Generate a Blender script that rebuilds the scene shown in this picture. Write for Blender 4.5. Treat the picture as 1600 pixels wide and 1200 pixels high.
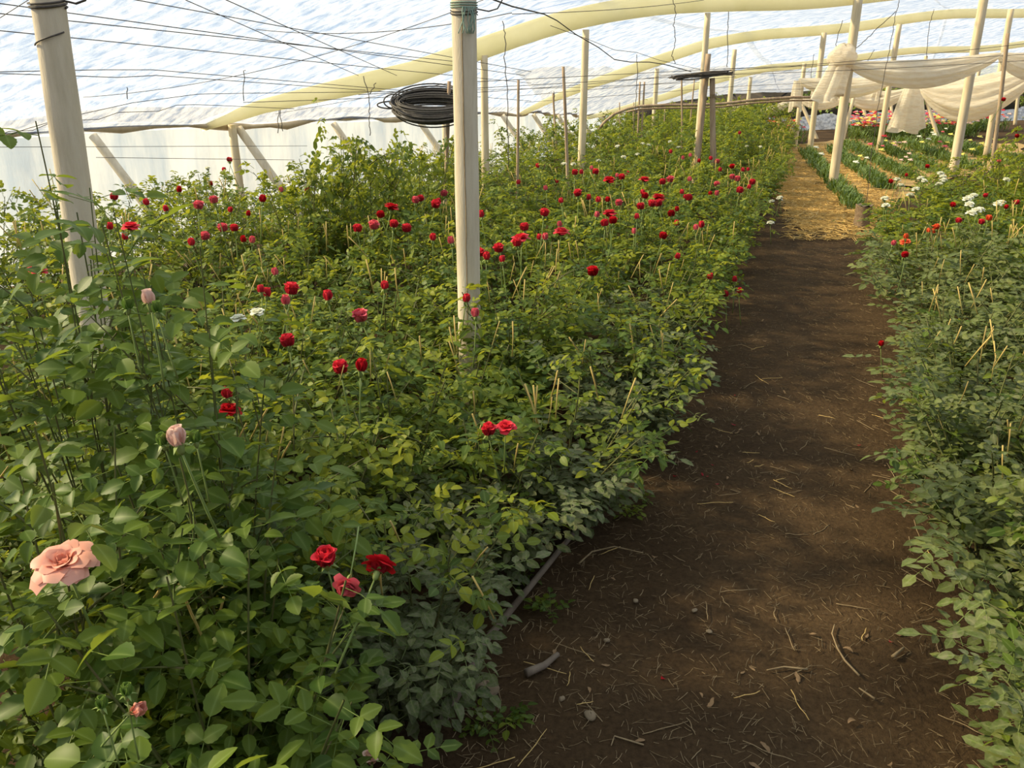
import bpy, math, random
from mathutils import Vector, Matrix
for o in list(bpy.data.objects): bpy.data.objects.remove(o)
SC = bpy.context.scene; COL = SC.collection
R = math.radians
# ------------------------------------------------------------------ camera
F, TH, H = 1250.0, R(22.3), 1.9
cam = bpy.data.cameras.new('camera'); cam.sensor_width = 36; cam.lens = 36 * F / 1600
cam.clip_end = 200; cam.clip_start = .02
co = bpy.data.objects.new('camera', cam); COL.objects.link(co)
co.location = (0, 0, H); co.rotation_euler = (R(90) - TH, 0, 0); SC.camera = co
# ------------------------------------------------------------------ world, sun, exposure
w = bpy.data.worlds.new('sky'); SC.world = w; w.use_nodes = True
bg = w.node_tree.nodes['Background']; bg.inputs[0].default_value = (.60, .76, 1, 1); bg.inputs[1].default_value = .85
SUN_AZ, SUN_EL = -80, 34
sl = bpy.data.lights.new('sun', 'SUN'); sl.energy = 15; sl.angle = R(4); sl.color = (1, .85, .55)
so = bpy.data.objects.new('sun', sl); COL.objects.link(so); so.location = (-20, 14, 20)
so.rotation_euler = Vector((math.sin(R(SUN_AZ)) * math.cos(R(SUN_EL)), math.cos(R(SUN_AZ)) * math.cos(R(SUN_EL)), math.sin(R(SUN_EL)))).to_track_quat('Z', 'Y').to_euler()
vs = SC.view_settings; vs.view_transform = 'Standard'; vs.look = 'None'; vs.exposure = 0.0; vs.gamma = 1; vs.use_curve_mapping = False
rng = random.Random(7)
# ------------------------------------------------------------------ survey helpers (photo direction -> point of the place)
cT, sT = math.cos(TH), math.sin(TH)
def ray(u, v):
    d = 600 - v
    return Vector((u - 800, F * cT + d * sT, d * cT - F * sT))
def G(u, v, z=0.0):
    r = ray(u, v); return Vector((0, 0, H)) + r * ((H - z) / -r.z)
def PY(u, v, Y):
    r = ray(u, v); return Vector((0, 0, H)) + r * (Y / r.y)
def proj(p):
    z = p[2] - H; f = p[1] * cT - z * sT; up = p[1] * sT + z * cT
    return (800 + F * p[0] / f, 600 - F * up / f, f)
PA = R(21.3); sA, cA = math.sin(PA), math.cos(PA)
def W(p, q, z=0.0): return Vector((p * sA - q * cA, p * cA + q * sA, z))   # p along the path, q to its left
def PQ(x, y): return (x * sA + y * cA, -x * cA + y * sA)
CD = Vector((math.cos(R(25)), math.sin(R(25)), 0))                          # direction of the roof bows
# ------------------------------------------------------------------ mesh helpers
class MB:
    def __init__(s): s.v = []; s.f = []; s.m = []; s.c = None
    def add(s, v, f, mi=0):
        b = len(s.v); s.v += [tuple(a) for a in v]; s.f += [tuple(i + b for i in q) for q in f]; s.m += [mi] * len(f)
    def tube(s, pts, rad, n=6, mi=0, cap=True):
        pts = [Vector(p) for p in pts]; L = len(pts)
        rr = rad if isinstance(rad, (list, tuple)) else [rad] * L
        v = []; f = []; prev = None
        for i, p in enumerate(pts):
            t = (pts[min(i + 1, L - 1)] - pts[max(i - 1, 0)])
            if t.length < 1e-9: t = Vector((0, 0, 1))
            t.normalize()
            if prev is None:
                a = Vector((1, 0, 0)) if abs(t.x) < .8 else Vector((0, 1, 0))
                x = (a - t * a.dot(t)).normalized()
            else:
                x = (prev - t * prev.dot(t))
                x = x.normalized() if x.length > 1e-6 else Vector((1, 0, 0))
            prev = x; y = t.cross(x)
            for k in range(n):
                a = 2 * math.pi * k / n
                v.append(p + (x * math.cos(a) + y * math.sin(a)) * rr[i])
        for i in range(L - 1):
            for k in range(n):
                k2 = (k + 1) % n
                f.append((i * n + k, i * n + k2, (i + 1) * n + k2, (i + 1) * n + k))
        if cap: f.append(tuple(range(n))[::-1]); f.append(tuple((L - 1) * n + k for k in range(n)))
        s.add(v, f, mi)
    def mesh(s, name, mats, smooth=True):
        me = bpy.data.meshes.new(name); me.from_pydata(s.v, [], s.f)
        for m in (mats if isinstance(mats, (list, tuple)) else [mats]): me.materials.append(m)
        if any(s.m): me.polygons.foreach_set('material_index', s.m)
        if smooth: me.polygons.foreach_set('use_smooth', [True] * len(me.polygons))
        if s.c:
            a = me.color_attributes.new('lc', 'FLOAT_COLOR', 'POINT')
            a.data.foreach_set('color', [x for c in s.c for x in c])
        me.update(); return me
    def build(s, name, mats, parent=None, smooth=True): return link(name, s.mesh(name, mats, smooth), parent)
def link(name, data, parent=None):
    o = bpy.data.objects.new(name, data); COL.objects.link(o)
    if parent is not None: o.parent = parent
    return o
def tag(o, label, cat=None, group=None, kind=None):
    if label: o['label'] = label
    if cat: o['category'] = cat
    if group: o['group'] = group
    if kind: o['kind'] = kind
    return o
def empty(name, loc, rz=0):
    o = link(name, None); o.location = loc; o.rotation_euler = (0, 0, rz); o.empty_display_size = .1; return o
def sag(a, b, drop, n=14, wob=0, r=rng):
    a, b = Vector(a), Vector(b); out = []
    for i in range(n + 1):
        t = i / n; p = a.lerp(b, t); p.z -= drop * 4 * t * (1 - t)
        if wob and 0 < i < n: p += Vector((r.uniform(-wob, wob), r.uniform(-wob, wob), r.uniform(-wob, wob)))
        out.append(p)
    return out
# ------------------------------------------------------------------ materials
def mat(name):
    m = bpy.data.materials.new(name); m.use_nodes = True; nt = m.node_tree; nt.nodes.clear()
    return m, nt, nt.nodes.new('ShaderNodeOutputMaterial')
def nd(nt, t, **k):
    n = nt.nodes.new(t)
    for a, b in k.items():
        if a in n.inputs: n.inputs[a].default_value = b
        else: setattr(n, a, b)
    return n
def ramp(nt, fac, stops):
    r = nt.nodes.new('ShaderNodeValToRGB'); e = r.color_ramp.elements
    while len(e) < len(stops): e.new(.5)
    for i, (p, c) in enumerate(stops): e[i].position = p; e[i].color = (*c, 1)
    nt.links.new(fac, r.inputs[0]); return r.outputs[0]
def noise(nt, scale, detail=4, rough=.55, vec=None, stretch=None):
    n = nd(nt, 'ShaderNodeTexNoise', Scale=scale, Detail=detail, Roughness=rough)
    tc = nt.nodes.new('ShaderNodeTexCoord'); src = tc.outputs['Object']
    if stretch:
        mp = nt.nodes.new('ShaderNodeMapping'); mp.inputs['Scale'].default_value = stretch[:3]
        if len(stretch) > 3: mp.inputs['Rotation'].default_value = (0, 0, stretch[3])
        nt.links.new(src, mp.inputs[0]); src = mp.outputs[0]
    nt.links.new(src, n.inputs['Vector']); return n.outputs['Fac']
def simple(name, stops, scale=8, rough=.8, bump=.2, stretch=None, detail=5, spec=.3, bscale=None):
    m, nt, out = mat(name); p = nd(nt, 'ShaderNodeBsdfPrincipled', Roughness=rough); p.inputs['Specular IOR Level'].default_value = spec
    f = noise(nt, scale, detail, .6, stretch=stretch); nt.links.new(ramp(nt, f, stops), p.inputs['Base Color'])
    if bump:
        b = nd(nt, 'ShaderNodeBump', Strength=bump, Distance=.01)
        nt.links.new(noise(nt, bscale or scale * 2, detail, .6, stretch=stretch), b.inputs['Height']); nt.links.new(b.outputs[0], p.inputs['Normal'])
    nt.links.new(p.outputs[0], out.inputs[0]); return m
def leafmat(name, stops, trans, tcol, rough=.5, dust=None, spec=.28):
    m, nt, out = mat(name); L = nt.links.new
    at = nd(nt, 'ShaderNodeAttribute', attribute_name='lc'); sp = nt.nodes.new('ShaderNodeSeparateColor'); L(at.outputs['Color'], sp.inputs[0])
    oi = nt.nodes.new('ShaderNodeObjectInfo')
    ad = nd(nt, 'ShaderNodeMath', operation='MULTIPLY_ADD'); L(oi.outputs['Random'], ad.inputs[0]); ad.inputs[1].default_value = .65; L(sp.outputs[1], ad.inputs[2])
    fr = nd(nt, 'ShaderNodeMath', operation='PINGPONG'); L(ad.outputs[0], fr.inputs[0]); fr.inputs[1].default_value = 1
    col = ramp(nt, fr.outputs[0], stops)
    # pale midrib
    pw = nd(nt, 'ShaderNodeMath', operation='POWER'); L(sp.outputs[0], pw.inputs[0]); pw.inputs[1].default_value = 9
    ml = nd(nt, 'ShaderNodeMath', operation='MULTIPLY'); L(pw.outputs[0], ml.inputs[0]); ml.inputs[1].default_value = .45
    mx = nt.nodes.new('ShaderNodeMix'); mx.data_type = 'RGBA'; L(ml.outputs[0], mx.inputs['Factor']); L(col, mx.inputs[6]); mx.inputs[7].default_value = (.30, .40, .12, 1)
    col = mx.outputs[2]
    if dust:
        n = noise(nt, 70, 4, .65); rr = ramp(nt, n, [(.34, (0, 0, 0)), (.62, (dust[3],) * 3)])
        m2 = nt.nodes.new('ShaderNodeMix'); m2.data_type = 'RGBA'; L(rr, m2.inputs['Factor']); L(col, m2.inputs[6]); m2.inputs[7].default_value = (*dust[:3], 1); col = m2.outputs[2]
    geo = nt.nodes.new('ShaderNodeNewGeometry')
    m3 = nt.nodes.new('ShaderNodeMix'); m3.data_type = 'RGBA'; bf = nd(nt, 'ShaderNodeMath', operation='MULTIPLY'); L(geo.outputs['Backfacing'], bf.inputs[0]); bf.inputs[1].default_value = .4
    L(bf.outputs[0], m3.inputs['Factor']); L(col, m3.inputs[6]); m3.inputs[7].default_value = (.22, .30, .14, 1); col = m3.outputs[2]
    p = nd(nt, 'ShaderNodeBsdfPrincipled', Roughness=rough); p.inputs['Specular IOR Level'].default_value = spec; L(col, p.inputs['Base Color'])
    tr = nd(nt, 'ShaderNodeBsdfTranslucent')
    m4 = nt.nodes.new('ShaderNodeMix'); m4.data_type = 'RGBA'; m4.blend_type = 'MIX'; m4.inputs['Factor'].default_value = .75; L(col, m4.inputs[6]); m4.inputs[7].default_value = (*tcol, 1); L(m4.outputs[2], tr.inputs[0])
    ms = nd(nt, 'ShaderNodeMixShader'); ms.inputs[0].default_value = trans; L(p.outputs[0], ms.inputs[1]); L(tr.outputs[0], ms.inputs[2]); L(ms.outputs[0], out.inputs[0])
    return m
M = {}
M['leaf'] = leafmat('rose_leaf', [(0, (.026, .060, .009)), (.45, (.050, .100, .012)), (.8, (.095, .152, .016)), (1, (.17, .21, .018))], .40, (.36, .40, .015))
M['leaf_big'] = leafmat('large_rose_leaf', [(0, (.034, .078, .011)), (.5, (.058, .118, .015)), (1, (.125, .185, .02))], .38, (.33, .40, .02), .48)
M['leaf_bright'] = leafmat('young_rose_leaf', [(0, (.11, .17, .012)), (.5, (.18, .235, .015)), (1, (.28, .30, .018))], .42, (.50, .49, .015))
M['leaf_dust'] = leafmat('dusty_rose_leaf', [(0, (.035, .07, .015)), (.6, (.055, .095, .02)), (1, (.085, .12, .028))], .22, (.2, .24, .04), .65, (.21, .195, .13, .6), .2)
M['leaf_grey'] = leafmat('mildewed_rose_leaf', [(0, (.050, .085, .018)), (.6, (.085, .125, .022)), (1, (.14, .165, .03))], .3, (.27, .32, .04), .6, (.27, .27, .155, .38), .22)
M['leaf_far'] = M['leaf']
M['blade'] = leafmat('carnation_leaf', [(0, (.05, .11, .016)), (.6, (.085, .155, .022)), (1, (.14, .21, .028))], .25, (.26, .34, .04), .6)
M['cane'] = simple('rose_cane', [(.3, (.09, .12, .03)), (.7, (.15, .13, .05))], 20, .6, 0)
M['stalk'] = simple('flower_stalk_green', [(.3, (.16, .24, .06)), (.7, (.24, .30, .09))], 20, .55, 0)
M['stub'] = simple('pruned_stub_tan', [(.3, (.55, .34, .11)), (.7, (.50, .44, .14))], 9, .7, 0)
def petalmat(name, c0, c1, tr=.25):
    m, nt, out = mat(name); L = nt.links.new
    at = nd(nt, 'ShaderNodeAttribute', attribute_name='lc'); sp = nt.nodes.new('ShaderNodeSeparateColor'); L(at.outputs['Color'], sp.inputs[0])
    col = ramp(nt, sp.outputs[2], [(0, c0), (1, c1)])
    p = nd(nt, 'ShaderNodeBsdfPrincipled', Roughness=.5); p.inputs['Specular IOR Level'].default_value = .25; L(col, p.inputs['Base Color'])
    t = nd(nt, 'ShaderNodeBsdfTranslucent'); L(col, t.inputs[0]); ms = nd(nt, 'ShaderNodeMixShader'); ms.inputs[0].default_value = tr
    L(p.outputs[0], ms.inputs[1]); L(t.outputs[0], ms.inputs[2]); L(ms.outputs[0], out.inputs[0]); return m
M['red'] = petalmat('red_petal', (.45, .02, .04), (.80, .045, .07))
M['crimson'] = petalmat('crimson_petal', (.28, .005, .012), (.66, .012, .022))
M['rosy'] = petalmat('rosy_red_petal', (.62, .13, .16), (.82, .14, .18))
M['pink'] = petalmat('salmon_pink_petal', (.75, .30, .20), (.88, .46, .36))
M['pale'] = petalmat('pale_pink_petal', (.8, .5, .4), (.9, .66, .56))
M['white'] = petalmat('white_petal', (.8, .8, .55), (.9, .9, .78))
M['orange'] = petalmat('orange_petal', (.7, .10, .03), (.85, .14, .05))
M['greenbud'] = petalmat('green_bud', (.10, .20, .03), (.20, .30, .06))
M['yellow'] = petalmat('yellow_petal', (.75, .65, .08), (.85, .8, .2))
M['soil'] = None
def soil():
    m, nt, out = mat('trodden_soil'); L = nt.links.new
    p = nd(nt, 'ShaderNodeBsdfPrincipled', Roughness=.95); p.inputs['Specular IOR Level'].default_value = .1
    a = ramp(nt, noise(nt, 1.3, 5, .6), [(.3, (.052, .032, .016)), (.7, (.092, .058, .029))])
    b = ramp(nt, noise(nt, 55, 6, .7), [(.3, (.55, .52, .5)), (.55, (1, 1, 1)), (.75, (1.25, 1.2, 1.1))])
    mx = nt.nodes.new('ShaderNodeMix'); mx.data_type = 'RGBA'; mx.blend_type = 'MULTIPLY'; mx.inputs[0].default_value = 1; L(a, mx.inputs[6]); L(b, mx.inputs[7])
    bm = nd(nt, 'ShaderNodeBump', Strength=.7, Distance=.02); L(noise(nt, 40, 8, .7), bm.inputs['Height']); L(bm.outputs[0], p.inputs['Normal'])
    L(mx.outputs[2], p.inputs['Base Color']); L(p.outputs[0], out.inputs[0]); return m
M['soil'] = soil()
M['straw'] = simple('straw', [(.3, (.46, .30, .10)), (.7, (.76, .55, .22))], 30, .7, 0)
M['strawbed'] = simple('straw_mulch', [(.25, (.24, .15, .06)), (.5, (.44, .29, .11)), (.75, (.62, .44, .18))], 14, .9, .8, stretch=(1, 5, 1, .4), bscale=40)
M['dry'] = simple('dry_stem', [(.3, (.20, .14, .075)), (.7, (.36, .27, .15))], 30, .8, 0)
M['deadleaf'] = simple('dead_leaf', [(.3, (.16, .095, .045)), (.7, (.32, .21, .11))], 30, .8, .2)
M['post'] = simple('weathered_pale_post', [(.3, (.54, .46, .33)), (.55, (.67, .58, .44)), (.75, (.73, .66, .52))], 3, .75, .35, stretch=(6, 6, .8), bscale=30)
M['pole'] = simple('peeled_wood_pole', [(.3, (.58, .46, .28)), (.6, (.74, .62, .42)), (.8, (.80, .70, .52))], 3, .7, .3, stretch=(8, 8, .7), bscale=20)
M['stake'] = simple('rough_wood_stake', [(.3, (.28, .19, .12)), (.7, (.54, .41, .28))], 4, .9, .5, stretch=(10, 10, 1), bscale=14)
M['wire'] = simple('rusty_wire', [(.3, (.05, .045, .04)), (.7, (.12, .10, .085))], 40, .6, 0)
M['hose'] = simple('black_hose', [(.3, (.05, .044, .038)), (.7, (.10, .088, .075))], 40, .5, 0)
M['twine'] = simple('green_twine', [(.3, (.18, .30, .24)), (.7, (.32, .42, .34))], 40, .8, 0)
M['log'] = simple('grey_dead_wood', [(.3, (.12, .09, .065)), (.7, (.26, .21, .16))], 6, .9, .5, stretch=(1, 1, 1), bscale=30)
M['stone'] = simple('field_stone', [(.3, (.20, .15, .09)), (.7, (.34, .27, .18))], 14, .85, .4)
M['sack'] = simple('fibre_pot', [(.3, (.17, .115, .07)), (.7, (.33, .24, .155))], 30, .95, .8)
def film(name, dark, light, trsp, trl, scale, stretch, bump):
    m, nt, out = mat(name); L = nt.links.new
    f = noise(nt, scale, 5, .6, stretch=stretch); col = ramp(nt, f, [(.33, dark), (.58, light)])
    b = nd(nt, 'ShaderNodeBump', Strength=bump, Distance=.05); L(f, b.inputs['Height'])
    t = nd(nt, 'ShaderNodeBsdfTranslucent'); L(col, t.inputs[0]); L(b.outputs[0], t.inputs['Normal'])
    d = nd(nt, 'ShaderNodeBsdfDiffuse'); L(col, d.inputs[0]); L(b.outputs[0], d.inputs['Normal'])
    x = nd(nt, 'ShaderNodeBsdfTransparent'); x.inputs[0].default_value = (1, .98, .94, 1)
    a = nd(nt, 'ShaderNodeMixShader'); a.inputs[0].default_value = trl; L(d.outputs[0], a.inputs[1]); L(t.outputs[0], a.inputs[2])
    c = nd(nt, 'ShaderNodeMixShader'); c.inputs[0].default_value = trsp; L(a.outputs[0], c.inputs[1]); L(x.outputs[0], c.inputs[2]); L(c.outputs[0], out.inputs[0])
    return m
M['film'] = film('clouded_roof_plastic', (.19, .26, .41), (.52, .555, .645), .42, .74, 3.4, (1.0, 3.6, 3, -.7), 1.0)
M['sidefilm'] = film('clouded_side_plastic', (.30, .38, .50), (.50, .55, .62), .38, .78, 1.2, (2.2, 2.2, .5), .6)
M['band'] = film('yellowed_plastic_strip', (.86, .82, .58), (.92, .88, .66), .02, .6, 2, (1, 1, 1), .1)
M['cloth'] = film('cream_shade_cloth', (.88, .78, .62), (.96, .90, .77), .06, .55, 6, (1, 1, 4), .6)
M['skirt'] = film('crumpled_grey_plastic', (.30, .33, .38), (.8, .82, .86), .0, .1, 7, (1, 1, 2), 1.0)
M['bank'] = simple('dark_earth_bank', [(.3, (.022, .018, .012)), (.6, (.06, .045, .03)), (.8, (.10, .075, .05))], 1.6, .95, .9, bscale=6)
M['eave'] = simple('brown_rolled_plastic', [(.3, (.42, .31, .19)), (.7, (.66, .54, .38))], 5, .7, .3)

# ================================================================== THE SETTING
# ground: one gently uneven sheet, raised slightly under the beds
def ground():
    mb = MB(); nx, ny = 150, 170; x0, x1, y0, y1 = -16.0, 24.0, -9.0, 34.0
    r = random.Random(3); ph = [(r.uniform(0, 6), r.uniform(0, 6), r.uniform(.6, 4), r.uniform(.6, 4)) for _ in range(8)]
    for j in range(ny + 1):
        for i in range(nx + 1):
            x = x0 + (x1 - x0) * i / nx; y = y0 + (y1 - y0) * j / ny
            z = sum(math.sin(x * c + a) * math.sin(y * d + b) for a, b, c, d in ph) * .0025
            mb.v.append((x, y, z - .004))
    for j in range(ny):
        for i in range(nx):
            a = j * (nx + 1) + i; mb.f.append((a, a + 1, a + nx + 2, a + nx + 1)); mb.m.append(0)
    o = mb.build('floor', M['soil']); tag(o, 'trodden brown earth floor of the greenhouse', kind='structure')
ground()
# roof bows: start on the side wall, height profile along the bow
PROF = [(-.4, 1.12), (0, 1.2), (.5, 1.39), (1.05, 1.54), (1.63, 1.70), (2.24, 1.84), (2.8, 2.01), (3.53, 2.20), (4.13, 2.34), (4.84, 2.45), (5.7, 2.56), (7, 2.68), (9, 2.82), (11, 2.93), (13, 3.0), (16, 3.02), (20, 2.9)]
P2 = [(-.4, .82), (0, .97), (.55, 1.22), (1.32, 1.5), (2.38, 1.8), (3.86, 2.12), (5.3, 2.32), (6.9, 2.49), (8.7, 2.64), (10.6, 2.77), (12.7, 2.9), (16, 3.0), (20, 2.95)]
P3 = [(-.4, .62), (0, .72), (1.26, .99), (1.92, 1.11), (2.94, 1.33), (4.72, 1.67), (6.65, 1.86), (8.76, 1.98), (11, 2.11), (13.5, 2.24), (16, 2.32), (20, 2.3)]
P4 = [(-.4, .55), (0, .6), (3, .84), (6, .9), (10, .98), (14, 1.05), (20, 1.1)]
P0 = [(k, z + .28) for k, z in PROF]
def ev(pr, k):
    if k <= pr[0][0]: return pr[0][1]
    for (a, za), (b, zb) in zip(pr, pr[1:]):
        if k <= b: return za + (zb - za) * (k - a) / (b - a)
    return pr[-1][1]
BOWS = [(Vector((-14.2, -10.1, 0)), P0), (Vector((-8.17, .29, 0)), P0), (Vector((-3.2, 8.9, 0)), PROF), (Vector((.18, 14.76, 0)), P2), (Vector((1.64, 17.9, 0)), P3), (Vector((3.0, 21.2, 0)), P4)]
def roofpt(s, k, dz=0):
    i = min(int(s), len(BOWS) - 2); t = s - i
    (a, pa), (b, pb) = BOWS[i], BOWS[i + 1]
    p = a.lerp(b, t) + CD * k
    z = ev(pa, k) * (1 - t) + ev(pb, k) * t
    p.z = z + dz; return p
def roof_over(x, y):
    best = None
    for i in range(250):
        q = i / 250 * 4.99; j = min(int(q), len(BOWS) - 2); a = BOWS[j][0].lerp(BOWS[j + 1][0], q - j); dx, dy = x - a.x, y - a.y; pe = abs(dy * CD.x - dx * CD.y)
        if best is None or pe < best[0]: best = (pe, q, dx * CD.x + dy * CD.y)
    return roofpt(best[1], max(0, best[2])).z
roof = empty('ceiling', BOWS[1][0]); roof.location = (0, 0, 0); tag(roof, 'clouded white plastic sheet roof over bowed strips', kind='structure')
KS = [-.02, 4.7, 10.2, 15.2, 20]
r_ = random.Random(12)
for b in range(len(BOWS) - 1):
    for c in range(len(KS) - 1):
        mb = MB(); nu, nv = 16, 22; lift = .0 if c % 2 else .025
        for j in range(nv + 1):
            for i in range(nu + 1):
                k = KS[c] - .06 + (KS[c + 1] - KS[c] + .12) * i / nu; t = j / nv
                s = b + min(t, .9999)
                # sheet bellies between two bows
                p = roofpt(s, k, (.10 + lift - .10 * math.sin(math.pi * t) + r_.uniform(-.012, .012)) * min(1, max(0, k) / .8 + .1)); mb.v.append(tuple(p))
        for j in range(nv):
            for i in range(nu):
                a = j * (nu + 1) + i; mb.f.append((a, a + 1, a + nu + 2, a + nu + 1)); mb.m.append(0)
        mb.build('roof_sheet', M['film'], roof)
# the yellowed strips under each bow
for b in range(1, 5):
    mb = MB(); pr = BOWS[b][1]; n = 60; hgt = [.27, .27, .25, .19, .16][b]
    for i in range(n + 1):
        k = -.1 + 20.1 * i / n; p = BOWS[b][0] + CD * k; z = ev(pr, k) + .045 * math.sin(k * 1.1 + b)
        taper = min(1, .45 + k * .25)
        for (dx, dz) in ((-.02, 0), (.03, 0), (.05, -hgt * taper * .55), (.02, -hgt * taper), (-.03, -hgt * taper * .98), (-.04, -hgt * taper * .5)):
            n2 = Vector((-CD.y, CD.x, 0)); q = p + n2 * dx; mb.v.append((q.x, q.y, z + .04 + dz))
    for i in range(n):
        for k in range(6):
            mb.f.append((i * 6 + k, i * 6 + (k + 1) % 6, i * 6 + 6 + (k + 1) % 6, i * 6 + 6 + k)); mb.m.append(0)
    mb.build('roof_strip', M['band'], roof)
# side wall: plastic sheets between wall posts, rolled edge at the eave
wl = empty('wall_left', (0, 0, 0)); tag(wl, 'clouded plastic side wall hung from a rolled brown eave', kind='structure')
def wallpt(s, z01, out=0):
    p = roofpt(s, 0); zt = p.z + .02; return Vector((p.x, p.y, zt * z01)) + Vector((-.866, .5, 0)) * out
cuts = [0, .5, 1, 1.32, 1.62, 1.88, 2.2, 2.5, 2.8, 3.2, 3.6, 4, 4.5, 4.999]
for a, b in zip(cuts, cuts[1:]):
    mb = MB(); nu, nv = 26, 8
    for j in range(nv + 1):
        for i in range(nu + 1):
            s = a + (b - a) * i / nu; z = j / nv
            out = (.12 * math.sin(i * .9 + a * 7) * (1 - z) * .5 + .03 * math.sin(i * 2.3 + j) + .08) * math.sin(math.pi * i / nu)
            mb.v.append(tuple(wallpt(min(s, 4.999), z, out + .05)))
    for j in range(nv):
        for i in range(nu):
            q = j * (nu + 1) + i; mb.f.append((q, q + 1, q + nu + 2, q + nu + 1)); mb.m.append(0)
    mb.build('side_sheet', M['sidefilm'], wl)
mb = MB(); pts = []
for i in range(130):
    s = i / 129 * 4.99; p = wallpt(s, 1, .02); p.z += .035 * math.sin(i * .55) - .02 * (i % 7 == 0); pts.append(p)
mb.tube(pts, [.035 + .018 * math.sin(i * 1.7) for i in range(130)], 8); mb.build('eave_roll', M['eave'], wl)
# right-hand plastic side sheet, and an added light blocker at the near end
def sheetwall(name, a, b, zt, label, n=24):
    mb = MB()
    for i in range(n + 1):
        p = Vector(a).lerp(Vector(b), i / n); zz = zt(i / n); d = .08 * math.sin(i * 1.3)
        for j in range(4): mb.v.append((p.x + d * .3, p.y + d, zz * j / 3))
    for i in range(n):
        for j in range(3): q = i * 4 + j; mb.f.append((q, q + 4, q + 5, q + 1)); mb.m.append(0)
    tag(mb.build(name, M['sidefilm']), label, kind='structure')
mb = MB(); n = 40; rb = random.Random(6)  # unseen dark bank added behind the camera to cut light and darken the foreground
for i in range(n + 1):
    p = Vector((-15, -10.5, 0)) + CD * (22 * i / n)
    for j in range(7): mb.v.append((p.x + rb.uniform(-.1, .1) + .42 * .1 * j, p.y + rb.uniform(-.1, .1) - .09 * j, 2.9 * j / 6))
for i in range(n):
    for j in range(6): q = i * 7 + j; mb.f.append((q, q + 7, q + 8, q + 1)); mb.m.append(0)
tag(mb.build('light_block_back', M['bank']), 'unseen dark bank added at the near end to cut light', kind='structure')
sheetwall('wall_right', roofpt(0, 20), roofpt(4.99, 20), lambda t: roofpt(min(4.99, t * 5), 20).z + .05, 'clouded plastic far side wall')
# low crumpled plastic skirt and the dark bank beyond the open end
mb = MB(); n = 70
sk0, sk1 = Vector((4.2, 21.2, 0)), Vector((22, 29.5, 0)); nrm = Vector((-.42, .9, 0))
for i in range(n + 1):
    p = sk0.lerp(sk1, i / n); zt = .36 + .05 * math.sin(i * .8) + .03 * math.sin(i * 2.1)
    for j in range(6):
        q = p + nrm * (.05 * math.sin(i * 1.9 + j) + .03 * j); mb.v.append((q.x, q.y, zt * j / 5))
for i in range(n):
    for j in range(5): q = i * 6 + j; mb.f.append((q, q + 6, q + 7, q + 1)); mb.m.append(0)
tag(mb.build('plastic_skirt', M['skirt']), 'low crumpled grey-white plastic skirt at the open far end', 'plastic skirt')
mb = MB(); n = 60; m_ = 14; rb = random.Random(5)
for i in range(n + 1):
    p = Vector((1.5, 22.6, 0)).lerp(Vector((30, 34, 0)), i / n)
    for j in range(m_ + 1):
        q = p + nrm * (.6 + j * .22); zz = .02 + 1.55 * (j / m_) ** .55 + (rb.uniform(-.12, .12) if 0 < j else 0)
        mb.v.append((q.x + rb.uniform(-.1, .1), q.y + rb.uniform(-.1, .1), zz - .05))
for i in range(n):
    for j in range(m_): q = i * (m_ + 1) + j; mb.f.append((q, q + m_ + 1, q + m_ + 2, q + 1)); mb.m.append(0)
tag(mb.build('earth_bank', M['bank']), 'dark overgrown earth bank outside the open far end', kind='structure')

# ================================================================== POSTS, STAKES, WIRES
def post_mesh(base, top, r0, r1, seed, n=14, segs=14, mi=0, mb=None):
    r = random.Random(seed); mb = mb or MB(); base, top = Vector(base), Vector(top); pts = []; rad = []
    bow = Vector((r.uniform(-1, 1), r.uniform(-1, 1), 0)) * .008
    for i in range(segs + 1):
        t = i / segs; p = base.lerp(top, t) + bow * math.sin(math.pi * t); pts.append(p); rad.append((r0 + (r1 - r0) * t) * (1 + r.uniform(-.025, .025)))
    mb.tube(pts, rad, n, mi); return mb
def post(name, base, top, r0, r1, label, cat, group=None, mat_='pole', seed=1, n=12):
    base, top = Vector(base), Vector(top); root = empty(name, base); zc = roof_over(top.x, top.y) - .06
    if name.startswith('support') and top.z > zc: top = base + (top - base) * (zc / top.z)
    post_mesh((0, 0, -.05), top - base, r0, r1, seed, n).build('shaft', M[mat_], root)
    tag(root, label, cat, group); return root
def tie(root, z, r, mat_='wire', turns=2, loose=True, seed=1, rad=.003):
    rr = random.Random(seed); mb = MB(); pts = []
    for i in range(turns * 14 + 1):
        a = i / 14 * 2 * math.pi; pts.append(Vector((math.cos(a) * r * 1.05, math.sin(a) * r * 1.05, z + .012 * i / 14 + .01 * math.sin(a))))
    if loose: pts += [pts[-1] + Vector((.05, -.02, -.01)), pts[-1] + Vector((.09, -.03, .0)), pts[-1] + Vector((.12, -.03, .05))]
    mb.tube(pts, rad, 4); return mb
# two thick pale posts of the nearest bow
b0 = Vector((-.225, 4.0, 0)); t0 = PY(724, -40, 3.95)
t0 = b0 + (t0 - b0) * (2.8 / t0.z)
pc = post('support_post', b0, t0, .060, .056, 'thick pale post standing among the red roses, tied with green twine', 'post', 'thick pale posts', 'post', 11, 18)
def at_h(base, top, z): return (Vector(top) - Vector(base)) * (z / (top[2]))
o = tie(pc, 0, .058, turns=2).build('tie_wire', M['wire'], pc); o.location = at_h(b0, t0, 2.07)
mb = MB()
for i in range(9):
    a = -1.6 + .12 * i; pts = [Vector((math.cos(a) * .062, math.sin(a) * .062, .0))]
    for j in range(6): pts.append(pts[-1] + Vector((rng.uniform(-.008, .008), rng.uniform(-.006, .002), -.018)))
    mb.tube(pts, .0022, 4)
for zz in (0, .01, .02): mb.tube([Vector((math.cos(2 * math.pi * i / 16) * .061, math.sin(2 * math.pi * i / 16) * .061, zz)) for i in range(17)], .0025, 4)
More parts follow.
